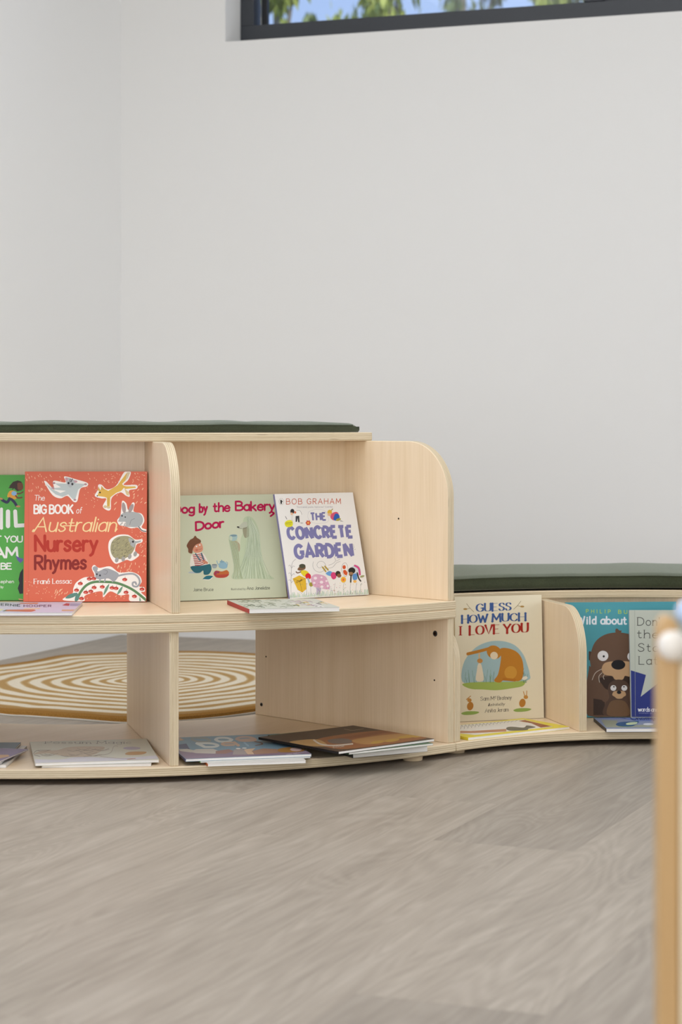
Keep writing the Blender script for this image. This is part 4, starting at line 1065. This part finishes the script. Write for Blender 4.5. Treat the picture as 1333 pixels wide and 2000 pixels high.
# its turned top book
def lay4(fr, br, fl, zs, th, cover, spine, label):
    z = zs + th + .0003
    B = onz(*fr, z); R_ = onz(*br, z); Lf = onz(*fl, z)
    ey = (R_ - B); H = ey.length; ey.normalize(); ex = Vector((ey.y, -ey.x, 0))
    W = abs((B - Lf).dot(ex)); A_ = B - ex * W
    M = Matrix(((ex.x, ey.x, 0, A_.x), (ex.y, ey.y, 0, A_.y), (0, 0, 1, A_.z), (0, 0, 0, 1)))
    return book_geo(M, W, H, th, cover, spine, label, False)
r, A = lay4((-1, 1486.5), (55, 1463), (-120, 1470), ZB + .0112, .003, '8D7F9C', '5C5470', 'purple picture book with white title on top of the pile by the frame edge')
A.view(0, 1440, 22.22)
A.poly([(-600, 760), (360, 760), (420, 830), (-600, 1040)], 'C9A47C')
A.line([(-60, 260), (420, 410)], 42, 'E6E0E2', False, wy=.6); A.line([(120, 330), (760, 295)], 30, 'E6E0E2', False, wy=.6); A.line([(760, 400), (1180, 320)], 44, 'E6E0E2', False, wy=.6); A.line([(560, 432), (720, 432)], 20, 'E6E0E2', False)
A.line([(60, 455), (200, 480), (640, 480)], 16, 'BDB4C6')
finish(r, A)

# pale cream pair
r, A = lay((82, 1495.5), (296, 1491.8), (72, 1462), ZB, .0042, 'DCD8D0', 'C8C2B8', 'thin white book lying beneath the cream picture book', False)
finish(r, A)
r, A = lay((69, 1490.5), (311, 1483.5), (53, 1449), ZB + .0046, .0055, 'DAD8C6', 'CFC8BA', 'cream picture book with faint brown drawing, lying flat left of the lower divider', False)
A.view(50, 1440, 4.937)
A.text('Possum Magic', (190, 62), (1020, 62), 24, 5, '6E675E', gap=.22, serif=.1, contrast=.4, wy=.5)
A.poly([(82, 262), (60, 215), (330, 215), (520, 190), (900, 200), (1290, 175), (1295, 205), (400, 245)], 'D9D6DC', True)
A.poly([(80, 165), (160, 130), (300, 125), (420, 95), (600, 88), (760, 95), (720, 140), (620, 180), (480, 190), (330, 175), (220, 155)], 'CDBBA2', True)
hr = random.Random(17)
for k in range(20):
    x = hr.uniform(100, 700); y = 100 + hr.uniform(0, 75); A.line([(x, y), (x + 60, y + 12), (x + 130, y - 6)], 3.4, ['8E7A68', 'A8947E', '75685E'][k % 3], keep=k > 0, wy=.7)
A.line([(75, 160), (110, 130), (230, 125)], 4, '8E7A68'); A.line([(80, 170), (140, 186)], 4, '8E7A68'); A.line([(560, 188), (800, 160), (850, 90), (890, 86)], 3, 'A09080')
A.poly([(960, 160), (1010, 140), (1160, 140), (1130, 165), (1000, 172)], 'C9A070', True); A.ell(1025, 106, 85, 15, 'BDB4C2'); A.line([(720, 185), (900, 205), (1060, 205)], 3, 'B09AA0'); A.line([(980, 215), (1060, 205)], 5, 'C8946A')
finish(r, A)

# blue dog book pile right of the divider
r, A = lay((406, 1491.5), (598, 1485), (375, 1462), ZB, .0055, 'E6E2DA', 'C86A38', 'white paged book with orange corner at the bottom of the blue book pile', False)
finish(r, A)
r, A = lay((392, 1487.5), (607, 1478.5), (362, 1456), ZB + .0058, .0022, 'DCDCD6', '8CBF5A', 'thin green and pink edged book in the middle of the blue book pile', False)
A.view(345, 1425, 7.841); A.poly([(330, 440), (760, 430), (740, 470), (330, 470)], 'D07A8E')
finish(r, A)
r, A = lay((363, 1482.5), (609, 1472.5), (332, 1441), ZB + .0083, .0052, '7496AA', '5A5A78', 'blue picture book with cut out letters, lying on its pile right of the lower divider', False)
A.view(345, 1425, 7.841)
PUR = '8A7688'
A.poly([(30, 300), (200, 300), (330, 340), (600, 330), (1330, 330), (2080, 300), (2090, 380), (1330, 400), (150, 450), (40, 370)], PUR)
A.poly([(30, 230), (150, 215), (205, 300), (40, 290)], '4E5070'); A.poly([(30, 305), (160, 295), (330, 330), (220, 350), (60, 330)], 'C8C2B4')
A.poly([(200, 340), (300, 300), (560, 295), (650, 330), (590, 370), (300, 362)], 'C9C2B8'); A.poly([(600, 330), (800, 300), (880, 330), (760, 370), (600, 370)], '9C7468'); A.poly([(880, 310), (1000, 290), (1060, 330), (1080, 385), (860, 385)], 'A79A96'); A.poly([(1030, 305), (1210, 285), (1160, 330), (1190, 380), (1090, 382)], 'D9B896'); A.poly([(1150, 330), (1330, 290), (1540, 300), (1560, 360), (1200, 380)], 'A5806A')
A.poly([(1560, 300), (1750, 270), (1960, 300), (1900, 340), (1600, 350)], 'A87A3C', True); A.ell(1830, 305, 90, 30, 'D8B8B0')
A.ell(945, 292, 36, 9, 'EDEAE2'); A.ell(1040, 286, 36, 9, 'EDEAE2')
A.line([(230, 150), (330, 185), (480, 185), (500, 160), (420, 130), (230, 125)], 54, '8D9690', wy=.5)
A.line([(600, 155), (640, 130), (760, 128), (840, 155), (790, 182), (660, 182), (600, 155)], 58, 'D6DCD8', wy=.5)
A.line([(1170, 150), (1020, 155), (1000, 160), (930, 150), (960, 122), (1080, 112), (1180, 135), (1190, 165), (1050, 175), (950, 165)], 60, 'C3A48E', wy=.45)
A.line([(310, 210), (430, 265)], 58, 'D6DCD8', False, wy=.6); A.line([(330, 212), (520, 212), (630, 240), (580, 265), (430, 268)], 50, 'D6DCD8', wy=.6)
A.line([(880, 200), (740, 205), (700, 222), (750, 240), (880, 235)], 46, 'C8A88C', wy=.6); A.line([(880, 195), (950, 245)], 54, 'C8A88C', False, wy=.6)
A.line([(1040, 200), (1100, 250)], 34, '8FB2C6', False, wy=.6); A.line([(1200, 185), (1290, 200), (1310, 225), (1210, 245)], 26, '6A4634', wy=.5)
A.poly([(30, 110), (120, 160), (40, 175)], 'D8B48A')
A.text('story and pictures', (1680, 392), (2000, 345), 18, 4, 'C8BCC8', wy=.6)
finish(r, A)

# dark brown pile
r, A = lay((690, 1468.5), (836, 1456), (655, 1452), ZB, .0123, '3A3834', '3A3834', 'dark covered book at the bottom of the brown book pile', False)
finish(r, A)
r, A = lay((682, 1470), (847, 1451.5), (520, 1436), ZB + .0141, .0042, '4C6B4A', '38523A', 'green backed book under the dark brown book by the end panel', False, depth=.285)
finish(r, A)
r, A = lay((662, 1468), (849, 1443), (517, 1440), ZB + .0187, .005, '4A3A30', '1E1A18', 'dark brown picture book with tan bands on the pile by the end panel', False, depth=.25)
A.view(500, 1405, 3.703)
A.poly([(440, 145), (900, 80), (1160, 105), (1290, 122), (1000, 175), (600, 215)], '8C5A38', True)
A.poly([(250, 160), (440, 145), (520, 190), (420, 195), (300, 180)], 'B08A58', True); A.poly([(560, 140), (900, 85), (1000, 88), (700, 140)], '7C4A30'); A.poly([(700, 150), (960, 110), (1160, 106), (900, 170), (780, 180)], 'A87C4A', True)
for x, y, q in ((880, 165, 50), (985, 152, 55), (1100, 125, 75), (1175, 120, 45)): A.ell(x, y, q, 11, 'B08A3E', -.12)
A.line([(420, 150), (470, 180), (560, 190), (700, 178)], 16, 'C2B4A2', wy=.6); A.poly([(520, 150), (620, 138), (690, 150), (680, 172), (560, 175)], '6A5E56', True)
A.line([(640, 70), (700, 80), (780, 68)], 3, '9A8A72'); A.text('book', (560, 208), (640, 200), 16, 3, 'B8AC9C', wy=.6)
finish(r, A)

# ------------------------------------------------------------------ books: bench
r, A = stand((893, 1410), (1063.3, 1402.2), (891, 1166), ZB, .008, 'E8DFC6', 'D8CFB4', 'tall cream picture book with blue and red serif title, leaning beside the bench divider', True, 3)
A.view(870, 1080, 5.0)
BL, RD = '3E5C96', 'A8281E'
A.text('GUESS', (308, 572), (642, 558), 72, 20, BL, contrast=.82, serif=.1, gap=.2); A.text('HOW', (165, 685), (412, 672), 72, 20, BL, contrast=.82, serif=.1, gap=.18); A.text('MUCH', (462, 670), (785, 660), 72, 20, BL, contrast=.82, serif=.1, gap=.2)
A.text('I', (151, 803), (152, 803), 86, 21, RD, contrast=.7, serif=8, gap=.2) if False else A.line([(150, 802), (150, 718)], 17, RD, False, ends=False)
A.line([(135, 803), (165, 802)], 6, RD, False); A.line([(135, 718), (165, 717)], 6, RD, False)
A.text('LOVE', (240, 800), (528, 785), 84, 22, RD, contrast=.82, serif=.1, gap=.2); A.text('YOU', (575, 784), (808, 772), 84, 22, RD, contrast=.82, serif=.1, gap=.2)
for sx, x, y in ((1, 245, 540), (-1, 705, 515)):
    A.line([(x + 35 * sx, y + 35), (x - 5 * sx, y - 5), (x - 35 * sx, y - 45)], 4, '8A7A4E'); A.line([(x, y), (x - 40 * sx, y + 8)], 4, '8A7A4E'); A.ell(x - 48 * sx, y + 8, 20, 9, 'B08A4A', 0)
A.view(890, 1240, 7.4056)
A.poly([(90, 640), (100, 480), (160, 330), (300, 180), (480, 100), (680, 90), (860, 150), (980, 280), (1040, 430), (1075, 560), (1060, 650), (800, 690), (400, 700), (150, 700)], 'A3C0C6', True)
A.poly([(100, 720), (200, 690), (500, 680), (800, 680), (1000, 670), (970, 740), (800, 775), (600, 800), (400, 790), (220, 780)], 'A3B85E', True)
hr = random.Random(44)
for k in range(34):
    x = hr.choice([hr.uniform(130, 300), hr.uniform(400, 560), hr.uniform(940, 1050)]); A.line([(x, 690), (x + hr.uniform(-25, 25), 690 - hr.uniform(60, 190))], 3.5, ['5E8A66', '7AA07A', '4E7A5E'][k % 3], False, keep=k > 0)
# plain generic animal shapes in the same place and colours
A.poly([(560, 660), (620, 560), (660, 330), (640, 210), (740, 190), (880, 240), (960, 340), (985, 480), (970, 620), (900, 670), (720, 650), (640, 690)], 'C0812E', True)
A.ell(560, 250, 110, 95, 'C0812E', .5); A.ell(560, 300, 55, 55, 'E9D9BC', .6); A.ell(800, 545, 90, 95, 'D0983E', .3); A.ell(1005, 625, 40, 26, 'E6E2D2', -.3)
A.line([(700, 640), (860, 655)], 40, 'B87628'); A.line([(480, 200), (330, 240), (180, 275)], 44, 'C0812E'); A.line([(990, 480), (960, 620)], 3, '7A4E1C')
A.poly([(300, 660), (310, 520), (330, 420), (370, 420), (395, 520), (405, 660)], 'E6DAC2', True); A.ell(355, 375, 40, 34, 'C98F4A'); A.ell(345, 300, 12, 45, 'D9B88A')
for x0, y0 in ((215, 1030), (970, 985)):
    A.ell(x0, y0, 46, 62, 'BB8036', .2); A.ell(x0 - 12 if x0 < 500 else x0 + 50, y0 - 85, 32, 28, 'C58E46')
    A.poly([(x0 - 130, y0 + 105), (x0 - 60, y0 + 78), (x0 + 70, y0 + 75), (x0 + 130, y0 + 90), (x0 + 60, y0 + 120), (x0 - 80, y0 + 128)], '93AE5A', True)
A.line([(160, 935), (220, 885)], 12, 'C58E46'); A.line([(1005, 890), (985, 820)], 11, 'C58E46'); A.line([(1030, 885), (1033, 810)], 11, 'C58E46')
TX = '57504A'
A.text('Sam M', (365, 950), (560, 942), 54, 6.5, TX, contrast=.5, serif=.07, gap=.17, space=.3); A.text('c', (570, 915), (592, 914), 40, 5, TX); A.text('Bratney', (612, 940), (812, 930), 54, 6.5, TX, contrast=.5, serif=.07, gap=.17)
A.text('illustrated by', (475, 1030), (712, 1018), 40, 4.5, TX, slant=.25, contrast=.4, gap=.13, space=.25); A.text('Anita Jeram', (430, 1122), (768, 1104), 54, 6.5, TX, contrast=.5, serif=.07, gap=.17, space=.3)
finish(r, A)

# yellow bordered book lying down
r, A = lay((915, 1440.5), (1114, 1419), (840, 1423), ZB, .006, 'E8D64A', 'D8C63C', 'yellow bordered book with brown drawing, lying flat before the tall cream book', False, depth=.158)
A.view(895, 1395, 5.9244)
A.poly([(-120, 130), (760, 62), (1100, 145), (200, 240), (-60, 215)], 'E9E4DA'); A.poly([(700, 78), (775, 68), (1085, 140), (960, 155), (850, 105)], '9C5A34'); A.poly([(-80, 190), (150, 195), (560, 170), (560, 200), (200, 218), (-60, 220)], 'C08A68')
for k in range(16): A.line([(30 + k * 42, 175 - k * 6.0), (44 + k * 42, 128 - k * 3.5), (60 + k * 42, 150 - k * 5)], 4, '57504C', wy=.7, keep=k > 0)
A.poly([(560, 160), (620, 145), (760, 155), (800, 130), (900, 150), (820, 168), (790, 185), (600, 190)], '6A665A', True)
finish(r, A)

# teal book with brown furry animals
r, A = stand((1112, 1401.5), (1330, 1399), (1112, 1176.5), ZB, .008, '4F9AA6', '3E8490', 'teal picture book with brown furry animals, standing right of the bench divider', True, 9)
A.view(1140, 1170, 8.333)
A.text('PHILIP', (48, 225), (440, 232), 56, 8, 'B7CE3C', gap=.8); A.text('BUN', (572, 236), (810, 240), 56, 9, 'B7CE3C', gap=.7)
A.text('W', (-90, 405), (20, 405), 118, 26, 'E4EAF0'); A.text('ild', (62, 405), (205, 405), 118, 26, 'E4EAF0', gap=.36); A.text('about', (288, 405), (700, 408), 118, 25, 'E4EAF0', gap=.2)
BR, BR2 = '6B5140', '584236'
A.poly([(90, 860), (105, 845), (130, 860), (110, 1000), (90, 990)], '4A382E')
A.poly([(80, 1900), (90, 1150), (120, 1100), (110, 950), (180, 720), (330, 590), (530, 545), (760, 575), (980, 700), (1080, 900), (1050, 1200), (1100, 1900)], BR, True)
A.poly([(530, 550), (525, 495), (550, 480), (575, 500), (600, 515), (622, 510), (605, 560)], BR, True)
A.poly([(260, 1290), (480, 1250), (720, 1260), (770, 1300), (770, 1420), (420, 1480), (300, 1380)], '3A2A22', True)
A.poly([(165, 1890), (165, 1620), (350, 1650), (350, 1890)], '3E2E26')
A.ell(320, 925, 88, 84, 'E9E6E6'); A.ell(333, 933, 18, 18, '181416'); A.ell(795, 935, 78, 76, 'E9E6E6'); A.ell(800, 940, 18, 18, '181416')
A.poly([(300, 1150), (340, 1050), (470, 1015), (720, 1015), (850, 1060), (870, 1190), (760, 1260), (680, 1250), (640, 1310), (520, 1310), (470, 1255), (350, 1230)], 'C8A27A', True)
A.ell(570, 1070, 114, 80, '1C1A1E')
for p in ([(300, 1140), (200, 1200), (145, 1315)], [(305, 1200), (255, 1260), (265, 1355)], [(340, 1235), (325, 1270), (340, 1305)]): A.line(p, 8, 'D9CDBE')
A.poly([(345, 1890), (360, 1700), (420, 1600), (400, 1460), (440, 1360), (560, 1310), (690, 1340), (750, 1430), (740, 1600), (790, 1890)], BR2, True)
A.ell(490, 1448, 48, 46, 'E9E6E6'); A.ell(668, 1448, 48, 46, 'E9E6E6'); A.ell(498, 1428, 13, 12, '181416'); A.ell(662, 1428, 13, 12, '181416')
A.poly([(472, 1560), (500, 1505), (580, 1495), (670, 1505), (695, 1560), (660, 1590), (620, 1620), (550, 1620), (510, 1590)], 'C8A27A', True); A.ell(582, 1518, 36, 28, '1C1A1E'); A.ell(360, 1600, 60, 78, BR, .3); A.poly([(400, 1890), (430, 1690), (560, 1640), (700, 1690), (740, 1890)], '75583F', True)
finish(r, A)

# blue and pale grey hardback
r, A = stand((1234, 1405.5), (1345, 1405.5), (1232, 1191.5), ZB, .010, 'B9BFB4', 'AAB4B8', 'pale grey and navy hardback with large typewriter letters, in front of the teal book', True, 8)
A.view(1140, 1170, 8.333)
NV = '26337C'
A.poly([(775, 1160), (1020, 1235), (935, 1590), (1220, 1370), (1700, 1340), (1720, 1920), (770, 1920)], NV)
A.line([(838, 185), (848, 1900)], 5, '98A096', False)
IK = '3A3A38'
for t, a, b, y in (("Don't", 885, 1330, 428), ('the', 882, 1222, 632), ('Stay', 895, 1350, 852), ('Late', 908, 1330, 1062)):
    A.text(t, (a, y), (b, y + 4), 128, 11, IK, gap=.24, serif=.09)
A.text('words and pictures', (895, 1828), (1500, 1834), 66, 12, 'E6E8EE', contrast=.5, gap=.14, space=.25); A.text('WINNER OF A', (905, 1865), (1180, 1868), 18, 3, '8A90B8', gap=.3)
finish(r, A)

# blue book lying before it
r, A = lay((1185, 1423), (1345, 1422), (1169, 1402), ZB, .0075, '8A96B4', '3A3430', 'blue and green picture book lying flat before the navy hardback', False)
A.view(1140, 1380, 8.331)
A.poly([(230, 150), (1400, 150), (1400, 240), (900, 235), (600, 200), (260, 190)], '6C80BC'); A.poly([(290, 215), (560, 230), (540, 290), (700, 300), (1400, 290), (1400, 340), (370, 340)], '9CA08E')
A.poly([(530, 290), (600, 255), (760, 245), (900, 240), (860, 290), (780, 325), (600, 325)], '2E5A8A', True); A.poly([(700, 275), (780, 255), (880, 255), (850, 290), (720, 300)], 'C9D8B0', True); A.line([(580, 300), (620, 325), (780, 322)], 9, '3E7A4A', wy=.6); A.ell(1060, 288, 85, 17, 'D8DCE4'); A.line([(620, 180), (690, 195)], 14, '26305E', wy=.6)
A.text('Chomp', (800, 218), (1180, 215), 50, 22, '26305E', gap=.3, wy=.5, slant=-.5)
finish(r, A)
